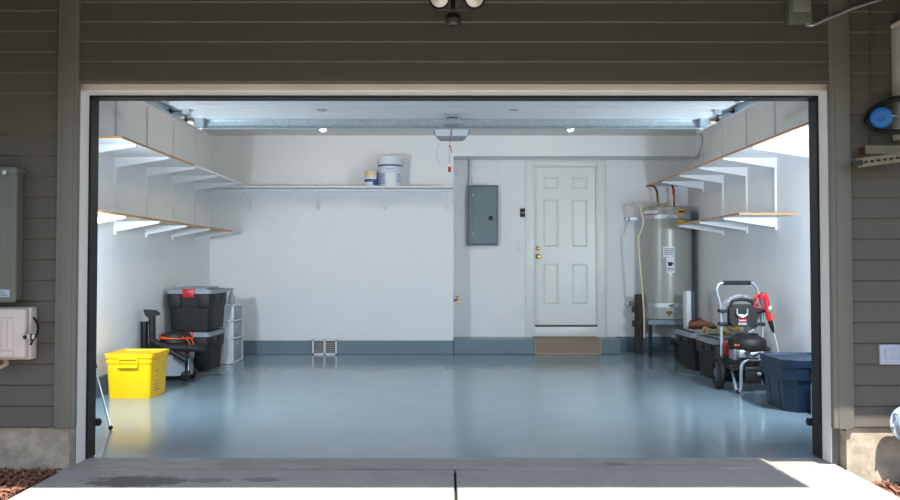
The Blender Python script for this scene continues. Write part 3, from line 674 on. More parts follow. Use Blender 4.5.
# yellow bin
t = thing('yellow_recycling_bin', 'open bright yellow plastic bin with front handle by left jamb', 'bin', (-2.69, 7.58, 0), -.01); a, c = .208, .235; h = .378
TX, TY = .016, .018
b = B(); tray(b, -a+.015, a-.015, -c+.015, c-.015, .0005, h-.02, .006, .03, TX, TY); by = obj('body', b, M_yel, t)
b = B(); tray(b, -a, a, -c, c, h-.035, h, .018, .035, .004, .004); obj('rim', b, M_yel, t)
b = B(); tray(b, -a+.005, a-.005, -c+.005, c-.005, h-.08, h-.055, .015, .035, .003, .003); obj('lower_rim', b, M_yel, t)
b = B(); rbox(b, -.085, .085, -c-.008, -c+.012, h-.05, h-.028, .005, 2); rbox(b, -.085, -.07, -c-.008, -c+.018, h-.115, h-.03, .004, 2); rbox(b, .07, .085, -c-.008, -c+.018, h-.115, h-.03, .004, 2); rbox(b, -.085, .085, -c-.012, -c+.018, h-.118, h-.1, .005, 2); obj('front_handle', b, M_yel, t)
def on_front(x_, z_): return (x_, -c+.015+TY*(1-z_/(h-.02))+.001, z_)
for sx in (-1, 1):
    b = B(); tube(b, [on_front(sx*.12, h-.12), on_front(sx*.108, .045), on_front(sx*.16, .045)], .0035, 6, 1); obj('moulded_rib', b, M_yel, by)
M_print = mat('faded_olive_print', (150,126,20), .6)
def on_side(yc, zc, s=1):      # point on the tapered right side
    return (a-.015-TX*(1-zc/(h-.02))+.001, yc, zc)
b = B()
for k in range(3):             # three chasing arrows
    A0 = 2*PI*k/3+PI/2
    pts = [(-.05+.030*math.cos(A0+q*.35), .20+.030*math.sin(A0+q*.35)) for q in range(5)]
    tube(b, [on_side(y_, z_) for y_, z_ in pts], .003, 6, 2)
for k, (w_, z_) in enumerate(((.06,.13),(.075,.105),(.06,.08),(.07,.055))): 
    tube(b, [on_side(-.05-w_, z_), on_side(-.05+w_*.2, z_+.003), on_side(-.05+w_, z_)], .003, 6, 2)
obj('printed_mark', b, M_print, by)
# photographer's flash stands just inside both jambs
def flash_stand(lab, cx, cy, f_world, knee_h, aim, capm):
    t = thing('flash_stand', lab, 'light stand', (cx, cy, 0), 0, 'flash stands inside the jambs')
    f0 = Vector((f_world.x-cx, f_world.y-cy, .012))
    dirs = [f0]+[Vector((f0.x*math.cos(q)-f0.y*math.sin(q), f0.x*math.sin(q)+f0.y*math.cos(q), .012)) for q in (2.1, -2.1)]
    top = Vector((0, 0, 1.15))
    for q in dirs:
        e_ = q+(top-q)*knee_h; b = B(); cyl(b, q, e_, .008, n=10); lg = obj('leg', b, M_chrome, t)
        b = B(); ball(b, q+Vector((0,0,.004)), .016, n=12); obj('foot', b, M_rub, lg)
        b = B(); cyl(b, e_-(top-q)*.012, e_+(top-q)*.03, .017, n=10); obj('leg_clamp', b, capm, lg)
        b = B(); cyl(b, e_, q+(top-q)*.97, .011, n=10); obj('upper_leg', b, M_bk, lg)
    b = B(); cyl(b, (0,0,.7), (0,0,1.40), .014, n=12); obj('column', b, M_bk, t)
    b = B(); lathe(b, [(.04,1.1),(.045,1.12),(.045,1.16),(.03,1.18)], (0,0,0), 16); obj('collar', b, M_bk, t)
    d_ = Vector(aim).normalized(); hp = Vector((0,0,1.46)); Mr = d_.to_track_quat('Z', 'Y').to_matrix().to_4x4()
    b = B(); lathe(b, [(.03,-.10),(.045,-.09),(.045,.02),(.13,.06),(.13,.075),(.122,.075),(.04,.03),(.001,.03)], hp, 24, Mr); obj('flash_head', b, M_bk, t)
    ld = bpy.data.lights.new('flash_light', 'AREA'); lo = bpy.data.objects.new('flash_light', ld); COL.objects.link(lo)
    ld.shape = 'DISK'; ld.size = .24; ld.energy = STROBE; ld.color = (.80, .92, 1.05)
    lo.parent = t; lo.location = hp+d_*.09; lo.rotation_euler = d_.to_track_quat('-Z', 'Y').to_euler()
flash_stand('thin silver flash stand with black foot behind the left jamb', -2.63, 6.02, gnd(110.5, 430), .37, (.34, 1, -.30), M_bk)
flash_stand('silver flash stand hidden behind the right jamb by the navy bin', 2.80, 6.02, Vector((2.68, 5.86, 0)), .33, (-.34, 1, -.30), M_bk)
p = gnd(812, 415); t = thing('red_capped_bottle', 'slim grey bottle with red cap in front of the navy bin', 'bottle', (p.x+.028, p.y, 0))
b = B(); lathe(b, [(.03,.0005),(.033,.006),(.033,.22),(.025,.25),(.014,.262),(.014,.27)], (0,0,0), 20); obj('bottle_body', b, M_gpl, t)
b = B(); lathe(b, [(.018,.266),(.030,.272),(.030,.305),(.02,.315),(.002,.316)], (0,0,0), 20); obj('cap', b, mat('red_cap', (236,60,44), .4), t)

# ---------------------------------------------------------------- shop vacuum
vx, vy = W(175.5, 380, 8.56).x, 8.56
t = thing('shop_vacuum', 'grey and black wet dry vacuum behind the yellow bin', 'vacuum cleaner', (vx, vy, 0))
b = B(); lathe(b, [(.15,.055),(.165,.06),(.178,.30),(.185,.31),(.185,.33)], (0,0,0), 36); obj('tank', b, mat('vacuum_grey', (146,154,160), .4, var=.03), t)
b = B(); lathe(b, [(.19,.325),(.194,.335),(.194,.355),(.18,.365),(.155,.375),(.15,.425),(.14,.45),(.10,.462),(.001,.464)], (0,0,0), 36); obj('motor_head', b, M_bk, t)
b = B()
for k in range(3): torus(b, .162-.003*k, .006, (0,0,.405+k*.012), Matrix.Rotation(.06*(k-1), 4, 'X') @ Matrix.Rotation(.05*k, 4, 'Y'), 32, 6)
tube(b, [(.13,-.1,.43),(.17,-.08,.41),(.19,-.06,.36),(.185,-.05,.33)], .006, 6, 5); tube(b, [(.1,-.13,.43),(.15,-.12,.40),(.172,-.1,.35)], .006, 6, 5); obj('power_cord', b, M_orange, t, label='orange power cord wound round the head')
b = B()
for sx in (-1, 1): rbox(b, sx*.155-.02, sx*.155+.02, -.135, -.105, .27, .345, .006, 2)
obj('latch', b, M_red, t)
b = B(); rbox(b, -.12, .12, -.12, .12, .03, .062, .015, 2); obj('dolly_base', b, M_bk, t)
for sx, sy in ((1,-1),(-1,-1),(1,1),(-1,1)):
    b = B(); x, y = sx*.135, sy*.125; cyl(b, (x-.02, y, .036), (x+.02, y, .036), .035, n=18); ball(b, (x, y, .065), .045, (1,1,.8), 12); tube(b, [(x*.7, y*.7, .045), (x, y, .065)], .02, 8, 1); obj('caster', b, M_bk, t)
def vloc(u, v, Y): p = W(u, v, Y); return (p.x-vx, Y-vy, p.z)
b = B(); tube(b, [vloc(152,340,8.35), vloc(158,344,8.33), vloc(168,347.5,8.30), vloc(182,348,8.30), vloc(196,348.5,8.30), vloc(203,351,8.34), vloc(204,356,8.44), vloc(200,360,8.56), vloc(194,360,8.62)], .034, 14, 8); obj('hose', b, M_rub, t, label='thick black suction hose')
b = B(); cyl(b, vloc(170,351,8.28), vloc(185,359.5,8.26), .024, .026, 14); cyl(b, vloc(183,358.3,8.262), vloc(186.5,360.2,8.258), .031, n=14); obj('wand', b, M_bk, t)
b = B(); p0 = vloc(187.5,376,8.36); p1 = vloc(187.5,353,8.36); cyl(b, p0, p1, .026, .020, 12); obj('crevice_tool', b, M_bk, t)
b = B(); x, y, z = vloc(188.6,365,8.325); box(b, x-.004, x+.004, y-.002, y+.004, z-.05, z+.06); obj('tool_mark', b, M_wp, t)
b = B(); cyl(b, vloc(144.5,347,8.5), vloc(144.5,321.8,8.5), .035, .035, 16); cyl(b, vloc(144.5,324,8.5), vloc(144.5,321.6,8.5), .037, n=16); obj('extension_tube', b, M_bk, t)
b = B(); cyl(b, vloc(152.5,345,8.42), vloc(152,316,8.42), .030, .034, 16); obj('extension_tube', b, M_bk, t)
b = B(); x, y, z = vloc(151.8,314,8.42); prism(b, [(x-.07, z+.045), (x+.035, z+.035), (x+.075, z+.0), (x+.06, z-.014), (x+.03, z-.02), (x-.03, z-.03), (x-.055, z-.005)], y-.04, y+.04, 'y'); obj('floor_nozzle', b, M_bk, t, False)
b = B(); x0, y0, z0 = vloc(144.5,346,8.5); x1, y1, z1 = vloc(152.5,344,8.42); tube(b, [(x0,y0,z0-.01),(x0+.03,y0-.02,z0-.05),(x1,y1,z1-.02),(x1+.08,y1+.02,z1-.05),(-.12,0.0,z1-.06)], .03, 10, 5); obj('tool_caddy', b, M_bk, t)

# ---------------------------------------------------------------- water heater and its surroundings
hx, hy = W(667, 250, 11.0).x, 11.0
hzt, hzb = W(667, 207, 10.9).z, W(667, 319.5, 10.72).z
R = .305
t = thing('water_heater', 'tall grey cylindrical water heater strapped in the corner', 'water heater', (hx, hy, 0))
b = B(); lathe(b, [(R-.006,hzb+.001),(R,hzb+.008),(R,hzb+.06),(R-.003,hzb+.062),(R-.003,hzb+.068),(R,hzb+.07),(R,hzt-.06),(R-.003,hzt-.057),(R-.003,hzt-.05),(R,hzt-.048),(R,hzt-.012),(R-.012,hzt),(.02,hzt+.012),(.001,hzt+.012)], (0,0,0), 56); obj('tank', b, M_tank, t)
def ang(u, r=R):   # angle on the tank front seen at pixel column u
    X = W(u, 250, 10.72).x-hx; return 1.5*PI+math.asin(max(-.98, min(.98, X/r)))
def zz(v): return W(667, v, 10.70).z
for vv, nm in ((216.5, 'upper'), (305.5, 'lower')):
    b = B(); z = zz(vv)-.0; tt = B(); lathe(b, [(R+.001, z-.026), (R+.006, z-.026), (R+.006, z+.026), (R+.001, z+.026)], (0,0,0), 56)
    s_ = obj('earthquake_strap', b, M_galv, t)
    b = B(); rbox(b, -.05, .05, -R-.03, -R-.004, z-.02, z+.02, .004, 1); cyl(b, (-.08, -R-.02, z), (.08, -R-.02, z), .007, n=8); obj('strap_bolt', b, M_chrome, s_)
    b = B(); prism(b, [(-R*.98, -.03), (-R*.98, .0), (-.40, YR-hy-.002), (-.43, YR-hy-.002), (-.43, .30), (-R-.01, -.02)], z-.022, z+.022, 'z') if False else None
    b = B(); rbox(b, -.44, -.20, .24, .246, z-.024, z+.024, .002, 1); rbox(b, -.46, -.42, .24, YR-hy-.002, z-.024, z+.024, .002, 1); obj('wall_anchor', b, M_galv, t)
b = B(); rbox(b, .22, XR-hx-.001, -.12, -.02, zz(218.5), zz(215.5)+.03, .003, 1); obj('side_anchor', b, mat('blue_grey_metal', (96,108,122), .4, .5), t)
b = B(); patch(b, (0,0), R+.0012, zz(215), zz(209.8), ang(648), ang(659)); obj('white_sticker', b, M_wp, t)
b = B(); patch(b, (0,0), R+.003, zz(214.6), zz(213.2), ang(648), ang(659)); obj('red_stripe', b, M_red, t)
b = B(); patch(b, (0,0), R+.0012, zz(223), zz(209), ang(678), ang(685.5)); st = obj('yellow_sticker', b, M_gold, t, label='yellow and black warning sticker')
b = B(); patch(b, (0,0), R+.003, zz(212.5), zz(210.5), ang(678.6), ang(685)); patch(b, (0,0), R+.003, zz(219.5), zz(215), ang(678), ang(685.5)); obj('sticker_print', b, M_ink, st)
b = B(); patch(b, (0,0), R+.0012, zz(257), zz(246.5), ang(663), ang(674)); patch(b, (0,0), R+.0012, zz(273), zz(257.2), ang(666), ang(674)); lb = obj('white_label', b, M_wp, t)
b = B(); patch(b, (0,0), R+.003, zz(266), zz(262), ang(667.5), ang(671.5), n=4)
for v_ in (248.5, 250.3, 252.1, 254): patch(b, (0,0), R+.003, zz(v_+.6), zz(v_), ang(664), ang(673), n=4)
for v_ in (268, 269.7): patch(b, (0,0), R+.003, zz(v_+.6), zz(v_), ang(666.6), ang(673.4), n=4)
patch(b, (0,0), R+.003, zz(264.5), zz(263), ang(671), ang(673), n=3); obj('label_print', b, M_ink, lb)
b = B(); patch(b, (0,0), R+.001, zz(258.5), zz(257), ang(667), ang(673), n=3); obj('red_tick', b, M_red, lb)
for v0, v1 in ((302, 280), (246, 226)): b = B(); patch(b, (0,0), R+.0005, zz(v0), zz(v1), ang(663.5), ang(674), .008, 8); obj('access_panel', b, M_tank, t)
# drain valve
z = zz(313); b = B(); ax = W(669.5, 313, 10.66).x-hx; tube(b, [(ax, -R+.01, z), (ax, -R-.05, z), (ax, -R-.06, z-.03)], .014, 10, 3); cyl(b, (ax-.035, -R-.035, z+.012), (ax+.03, -R-.035, z+.012), .012, n=10); obj('drain_valve', b, M_brass, t)
# copper supply pipes
def hl(u, v, Y): p = W(u, v, Y); return (p.x-hx, Y-hy, p.z)
b = B(); tube(b, [(hl(658,205,11.05)[0], .05, hzt-.005), hl(657.3,195,11.05), hl(656.3,190,11.08), hl(653,186,11.15), hl(647.5,186,11.3), (hl(647,186,11.36)[0], YR-hy-.016, hl(647,186,11.36)[2])], .014, 10, 6); torus(b, .018, .008, (hl(658,205,11.05)[0], .05, hzt+.01), None, 12, 6); obj('supply_pipe', b, M_copper, t)
b = B(); tube(b, [(hl(674,204,11.05)[0], .05, hzt-.005), hl(674,193,11.05), hl(673,188,11.07), (hl(672,184,11.1)[0], .1, ZUR-.004)], .014, 10, 6); torus(b, .018, .008, (hl(674,204,11.05)[0], .05, hzt+.01), None, 12, 6); obj('supply_pipe', b, M_copper, t)
b = B(); p_ = hl(673.6,192,11.035); cyl(b, (p_[0], p_[1], p_[2]-.035), (p_[0], p_[1], p_[2]+.035), .0175, n=12); obj('red_sleeve', b, M_red, t)
b = B(); x_, y_, z_ = hl(666,203,10.95); cyl(b, (x_, y_, hzt-.002), (x_, y_, hzt+.06), .016, n=12); rbox(b, x_-.02, x_+.02, y_-.015, y_+.015, hzt+.03, hzt+.05, .003, 1); obj('relief_valve', b, M_brass, t)
b = B(); tube(b, [(x_, y_, hzt+.035), hl(655,203.5,10.8), hl(642,206,10.66), hl(641.2,209,10.655), hl(643.3,222,10.655), hl(641,232,10.655), hl(638.5,241,10.655), hl(641.5,280,10.66), hl(644,312,10.66), hl(644.3,338,10.66)], .011, 10, 4); obj('relief_pipe', b, M_cream, t, label='cream plastic relief pipe')
b = B(); tube(b, [(x_-.02, y_, hzt+.04), hl(650,206,10.7), hl(637,206.5,10.75), hl(632.5,202.5,10.8)], .003, 6, 4); obj('loose_wire', b, M_galv, t)
# stand
t = thing('heater_stand', 'low blue grey steel stand under the water heater', 'stand', (hx, hy, 0))
b = B(); rbox(b, -.32, .32, -.33, .32, hzb-.065, hzb-.001, .006, 1); obj('platform', b, mat('stand_steel', (128,142,152), .4, .6, var=.08), t)
for sx in (-1, 1):
    for sy in (-1, 1):
        b = B(); rbox(b, sx*.285-.02, sx*.285+.02, sy*.29-.02, sy*.29+.02, 0, hzb-.066, .003, 1); obj('leg', b, M_dkmetal, t)
# guard post
pf = gnd(638.5, 353.5); 
t = thing('guard_post', 'dark weathered wooden guard post in front of the water heater', 'post', (pf.x-.012, pf.y-.08, 0)); zp = W(638.5, 294, pf.y).z
b = B(); rbox(b, -.047, .047, -.047, .047, 0, zp, .006, 2); obj('post', b, M_wood, t)
b = B()
for v in (309, 323): z = W(634, v, pf.y).z; cyl(b, (-.065, 0, z-.04), (-.065, 0, z+.04), .02, n=10); rbox(b, -.06, -.045, -.02, .02, z-.03, z+.03, .003, 1)
obj('pipe_clip', b, M_dkmetal, t)
# slim white box standing on the low tote
pa, pb = W(684.5, 290.5, 10.2), W(693.5, 322, 10.2)
t = thing('slim_white_case', 'slim upright white case between water heater and shoe', 'case', ((pa.x+pb.x)/2, 10.2, .33)); hw = (pb.x-pa.x)/2
b = B(); rbox(b, -hw, .01, -.08, .08, .0, pa.z-.33, .012, 2); obj('shell', b, M_wp, t)
b = B(); rbox(b, .012, hw, -.085, .08, .0, pa.z-.345, .01, 2); obj('dark_side', b, mat('dark_grey_plastic', (62,66,72), .5), t)
# shoe on the tote
t = thing('shoe', 'brown leather shoe lying on a black tote lid', 'shoe', (2.66, 9.62, .421), .0)
def loft(bm, secs):
    rs = []
    for cx_, hw_, z0, z1, n_ in secs:
        rs.append([bm.verts.new((cx_, hw_*math.cos(q), z0+(z1-z0)*(.5+.5*math.sin(q)))) for q in [2*PI*i/14 for i in range(14)]])
    for p_, q_ in zip(rs, rs[1:]): bridge(bm, p_, q_)
    bm.faces.new(rs[0][::-1]); bm.faces.new(rs[-1]); return bm
b = B(); loft(b, [(0,.022,.015,.07,0),(.012,.036,.012,.088,0),(.06,.04,.01,.096,0),(.09,.04,.01,.112,0),(.12,.042,.01,.118,0),(.16,.045,.01,.098,0),(.21,.05,.01,.074,0),(.26,.048,.01,.06,0),(.29,.036,.01,.05,0),(.303,.016,.014,.036,0)]); obj('upper', b, M_leather, t)
b = B(); prism(b, [(-.004,-.03),(.03,-.04),(.15,-.042),(.22,-.052),(.28,-.042),(.308,-.012),(.308,.012),(.28,.042),(.22,.052),(.15,.042),(.03,.04),(-.004,.03)], 0, .014, 'z'); obj('sole', b, M_sole, t, False)
b = B(); loft(b, [(.012,.026,.078,.090,0),(.05,.031,.086,.099,0),(.09,.028,.10,.115,0),(.105,.02,.108,.1195,0)]); obj('collar_lining', b, M_sole, t)
b = B()
for k in range(4): x_ = .125+k*.018; zq = .116-.0135*k; tube(b, [(x_,-.026,zq-.012),(x_+.004,0,zq+.004),(x_,.026,zq-.012)], .003, 6, 3)
obj('lace', b, M_sole, t)
# gloves on the near tote
def glove(lab, loc, rz, m, m2, fl=1.0, lift=.0):
    t = thing('work_glove', lab, 'glove', loc, rz, 'gloves on the near tote')
    b = B(); rs = []
    for x_, w_, z0, z1 in ((-.10,.05,.004,.05),(-.06,.046,.003,.048),(-.02,.048,.002,.052),(.03,.054,.002,.048),(.06,.05,.002,.036)):
        rs.append([b.verts.new((x_+random.uniform(-.004,.004), w_*math.cos(q)+random.uniform(-.003,.003), z0+(z1-z0)*(.5+.5*math.sin(q))+lift*max(0,x_))) for q in [2*PI*i/12 for i in range(12)]])
    for p_, q_ in zip(rs, rs[1:]): bridge(b, p_, q_)
    b.faces.new(rs[0][::-1]); b.faces.new(rs[-1]); obj('palm', b, m, t)
    for k, ln in enumerate((.075,.088,.082,.066)):
        y_ = -.037+k*.025; b = B(); tube(b, [(.045,y_,.022+lift*.045),(.08,y_*1.15,.045+.01*k),(.06+ln*.7*fl,y_*1.25,.055-.008*k),(.06+ln*fl,y_*1.3,.024+.006*(k%2))], .0125, 10, 4, radii=lambda q: .0128-.004*max(0,q-.7)/.3); obj('finger', b, m2, t)
    b = B(); tube(b, [(-.01,-.042,.024),(.015,-.068,.032),(.04,-.078,.026),(.055,-.074,.02)], .014, 10, 4, radii=lambda q: .0145-.005*q); obj('thumb', b, m2, t)
    b = B(); tube(b, [(-.10, .05*math.cos(q), .027+.023*math.sin(q)) for q in [2*PI*i/12 for i in range(13)]], .005, 6, 1); obj('cuff', b, M_gold, t)
M_g1 = mat('sage_green_cloth', (132,140,112), .9, var=.25, scale=40, bump=.4); M_g2 = mat('tan_cloth', (176,150,110), .9, var=.25, scale=40, bump=.4); M_g3 = mat('mustard_cloth', (206,168,44), .9, var=.2, scale=40, bump=.3)
glove('sage green work glove with tan fingers on a black tote', (2.66, 8.70, .425), 2.2, M_g1, M_g2)
glove('mustard yellow work glove on a black tote', (2.84, 8.88, .425), .4, M_g3, M_g3)
glove('crumpled tan work glove with green fingers on a black tote', (2.84, 8.56, .43), -.5, M_g2, M_g1, .8, .3)
b = B(); lathe(b, [(.016,0),(.018,.004),(.018,.018),(.014,.022),(.002,.022)], (2.66, 8.97, .4045), 14); tag(obj('red_bottle_cap', b, M_red), 'small red cap on the lid of a black tote', 'cap')
# ---------------------------------------------------------------- pressure washer
px_, py_ = 2.55, 7.85
t = thing('pressure_washer', 'petrol pressure washer on a silver tube frame with red spray gun', 'pressure washer', (px_, py_, 0))
def pl(u, v, Y): p = W(u, v, Y); return Vector((p.x-px_, Y-py_, p.z))
YH = 7.98      # handle plane
M_tube = mat('silver_painted_tube', (168,176,184), .35, .6)
b = B(); tube(b, [pl(721.5,372,7.94), pl(721.5,340,7.97), pl(721.3,318,YH), pl(720,303,YH), pl(717.3,294,YH), pl(717,288,YH), pl(719.5,283.8,YH), pl(724,282.8,YH), pl(737,282.8,YH), pl(750,282.8,YH), pl(754,284,YH), pl(757,289,YH), pl(759.5,297,YH), pl(762.2,308,YH), pl(762.6,325,YH), pl(762.6,345,7.97), pl(762.6,370,7.94)], .0135, 12, 5); obj('handle_frame', b, M_tube, t, label='silver tube handle')
b = B(); cyl(b, pl(723,282.8,YH), pl(750.5,282.8,YH), .0195, n=14); obj('grip', b, M_rub, t, label='black foam grip')
# lower front loop frame
FB = 7.62
b = B(); tube(b, [pl(731,366,7.86), pl(733,374,7.78), pl(735.5,386,7.68), pl(737.2,391,7.645), pl(740,390.5,7.64), pl(741,385,7.64), pl(741,372,7.63), pl(741.8,365,7.63), pl(745,361.3,7.63), pl(751,360,7.63), pl(765,359.6,7.63), pl(776,360.5,7.63), pl(779,366,7.63), pl(779,385,7.64), pl(777,391,7.645), pl(774,386,7.68), pl(770,374,7.78), pl(768,366,7.86)], .0135, 12, 5); obj('base_frame', b, M_tube, t, label='silver tube base loop')
b = B(); x_, y_, z_ = pl(737.6,392,7.643); cyl(b, (x_, y_, .001), (x_, y_, z_+.02), .017, n=12); obj('rubber_foot', b, M_rub, t); b = B(); x_ = pl(776.5,392,7.643).x; cyl(b, (x_, y_, .001), (x_, y_, z_+.02), .017, n=12); obj('rubber_foot', b, M_rub, t)
b = B(); z_ = pl(735,366,7.9).z; rbox(b, pl(723,366,7.9).x, pl(766,366,7.9).x, -.2, .12, z_-.012, z_+.004, .004, 1); obj('deck_plate', b, M_bk, t)
# wheels
zw = .152
for u in (718, 769):
    x_ = pl(u, 372, 7.95).x; tl = Matrix.Rotation(PI/2, 4, 'Y')
    b = B(); torus(b, .122, .029, (x_, .09, zw), tl, 36, 10); wh = obj('wheel', b, M_rub, t)
    b = B(); lathe(b, [(.04,-.03),(.04,.03)], (x_, .09, zw), 18, tl)
    for k in range(6):
        q = 2*PI*k/6; d_ = Vector((0, math.cos(q), math.sin(q))); c_v = Vector((x_, .09, zw)); cyl(b, c_v+d_*.03, c_v+d_*.112, .014, .016, 8)
    torus(b, .108, .012, (x_, .09, zw), tl, 30, 8); obj('hub', b, mat('grey_wheel_hub', (92,98,104), .5), wh)
b = B(); cyl(b, (pl(718,372,7.95).x, .09, zw), (pl(769,372,7.95).x, .09, zw), .01, n=10); obj('axle', b, M_dkmetal, t)
# control panel between the uprights
YP = 7.93
def prect(bm, u0, u1, v0, v1, ya, yb, r=.008): 
    A, C = pl(u0, v0, ya+0), pl(u1, v1, ya+0); rbox(bm, A.x, C.x, ya-py_, yb-py_, C.z, A.z, r, 2)
b = B(); A = [pl(u, v, YP) for u, v in ((729,308),(732,304.5),(751,304.5),(756,309),(756,322),(752,327),(733,327),(729,322))]
prism(b, [(p.x, p.z) for p in A], YP-py_-.03, YP-py_+.05, 'y'); pn = obj('hose_panel', b, M_bk, t, False, 'black moulded panel between the handle tubes')
b = B()
for v in (311, 324.2):
    prect(b, 719.5, 731, v-1.6, v+1.6, 7.945, 8.01, .006); prect(b, 754, 765.5, v-1.6, v+1.6, 7.945, 8.01, .006)
obj('mounting_arm', b, M_bk, pn)
b = B(); tube(b, [pl(737,309,YP-.03), pl(737.3,314,YP-.055), pl(742,317,YP-.06), pl(747,314,YP-.055), pl(747.3,309,YP-.03)], .009, 8, 4); prect(b, 738.5, 746, 314.5, 317.5, YP-.05, YP-.02, .004); obj('nozzle_rest', b, M_tube, pn)
b = B(); prect(b, 738.5, 747, 318.8, 322.3, YP-.034, YP-.028, .001); rl = obj('red_badge', b, M_red, pn)
b = B(); prect(b, 739.5, 746, 320.2, 321, YP-.0355, YP-.0335, 0); obj('badge_line', b, M_wp, rl)
b = B(); prect(b, 738.5, 747, 322.8, 325.2, YP-.034, YP-.028, .001); obj('grey_badge', b, M_gpl, pn)
b = B(); tube(b, [pl(731,305,YP), pl(733,301,YP), pl(742,299.5,YP), pl(750,301,YP), pl(754,305,YP)], .014, 10, 4); obj('top_rail', b, M_bk, pn)
# coiled hose behind the panel
b = B(); cH = pl(742, 315, 8.02)
for k, (r_, dy, sx) in enumerate(((.175,.0,1.02),(.165,.02,1.06),(.182,.038,.98),(.168,.055,1.05))):
    pts = [(cH.x+r_*sx*math.cos(q)+.006*math.sin(3*q+k), cH.y+.02+dy+.008*math.sin(2*q+k), cH.z+r_*math.sin(q)) for q in [2*PI*i/24 for i in range(25)]]
    tube(b, pts, .0105, 8, 1)
obj('high_pressure_hose', b, mat('grey_braided_hose', (110,112,116), .5, rgb2=(200,202,204), scale=40), t, label='coiled grey braided hose')
# engine
YE = 7.72
c_e = pl(747, 343, YE)
b = B(); lathe(b, [(.12,-.06),(.155,-.055),(.165,-.03),(.165,.02),(.15,.045),(.11,.06),(.10,.07)], c_e, 36); obj('engine_shroud', b, M_bk, t, label='black engine cover')
b = B(); lathe(b, [(.098,.068),(.098,.076),(.06,.08),(.055,.088),(.001,.088)], c_e, 28)
for k in range(12):
    q = 2*PI*k/12; cyl(b, c_e+Vector((.03*math.cos(q), .03*math.sin(q), .085)), c_e+Vector((.095*math.cos(q), .095*math.sin(q), .082)), .004, n=6)
obj('starter_guard', b, M_dkmetal, t)
b = B(); A = pl(737.5, 344.5, 7.55)
for k in range(2): cyl(b, (A.x-.012+k*.02, c_e.y-.158+.012*(1-k), A.z-.006+.0*k), (A.x-.012+k*.02, c_e.y-.172+.012*(1-k), A.z-.006), .010-.002*k, n=10)
obj('orange_mark', b, M_orange, t)
b = B(); prect(b, 737, 763, 348.5, 357.5, YE-.11, YE+.12, .015); prect(b, 739, 747, 350, 358, YE-.14, YE-.09, .01); prect(b, 750, 761, 351.5, 358.5, YE-.135, YE-.09, .012); cyl(b, pl(737.5,354,YE-.02), pl(732,355.5,YE-.02), .05, .042, 18)
for k in range(4): prect(b, 734.5-.1+k*.8, 735+k*.8, 349, 360, YE-.09, YE+.06, .001)
obj('crankcase', b, mat('cast_aluminium', (170,176,178), .4, .7, var=.12, scale=30), t, label='silver cast crankcase')
b = B(); cyl(b, pl(748,352.5,YE-.15), pl(748,352.5,YE-.10), .016, n=12); obj('oil_cap', b, M_bk, t); b = B(); prect(b, 762, 771, 347.5, 351.5, YE-.06, YE+.04, .012); obj('air_filter', b, M_bk, t); b = B(); tube(b, [pl(745,352,YE-.15), pl(752,356,YE-.17), pl(760,353,YE-.13)], .006, 8, 4); obj('throttle_cable', b, M_bk, t)
b = B(); prect(b, 745, 762, 366.5, 384, YE-.06, YE+.10, .014); prect(b, 764, 772, 368, 380, YE-.05, YE+.08, .012); obj('pump_housing', b, M_bk, t)
b = B(); cyl(b, pl(753,358,YE+.02), pl(753,368,YE+.02), .05, n=16); obj('pump_flange', b, M_dkmetal, t)
b = B(); prect(b, 757.5, 761.5, 372.5, 375.5, YE-.075, YE-.055, .003); obj('valve_knob', b, M_tube, t)
b = B(); p = pl(727, 349, 7.99); rbox(b, p.x-.03, p.x+.02, .10, .17, p.z-.06, p.z+.07, .015, 2); obj('fuel_cap_bottle', b, M_red, t)
# spray gun hung on the right upright
YG = 7.92
g_ = t
b = B(); tube(b, [pl(757.5,301,YG), pl(755,304,YG), pl(755,307,YG), pl(758.5,307.8,YG), pl(761,306.5,YG)], .011, 8, 5); tube(b, [pl(756,300.5,YG), pl(755.2,297.5,YG), pl(757.3,295.3,YG), pl(759,297,YG)], .012, 8, 4); obj('trigger_guard', b, M_red, t)
b = B(); tube(b, [pl(761.5,300,YG-.02), pl(761.8,296,YG-.02), pl(763.5,294.8,YG-.02), pl(765.5,298,YG-.02), pl(766.5,303,YG-.02), pl(767.2,310,YG-.02), pl(768.5,317,YG-.02), pl(770,321,YG-.02)], .023, 12, 5, radii=lambda q: .019+.006*math.sin(q*PI)); gun = obj('spray_gun', b, M_red, t, label='red spray gun handle')
b = B(); cyl(b, pl(768.6,306.5,YG-.02), pl(769.2,309,YG-.02), .026, n=14); obj('white_collar', b, M_wp, t)
b = B(); cyl(b, pl(769,309,YG-.02), pl(769.5,311,YG-.02), .027, n=14); obj('green_collar', b, mat('green_plastic', (60,170,80), .4), t)
b = B(); cyl(b, pl(770.8,315.5,YG-.02), pl(772,319.5,YG-.02), .022, n=14); obj('orange_collar', b, M_orange, t)
b = B(); cyl(b, pl(770,320.5,YG-.02), pl(773,331,YG-.01), .022, .014, 14); obj('wand_grip', b, M_bk, t)
b = B(); cyl(b, pl(773,331,YG-.01), pl(774,333,YG-.01), .010, n=10); obj('brass_fitting', b, M_brass, t)
b = B(); tube(b, [pl(774,333,YG-.01), pl(777,345,YG+.02), pl(781,362,YG+.06)], .006, 8, 3); obj('lance', b, M_wp, t, label='thin pale spray lance')

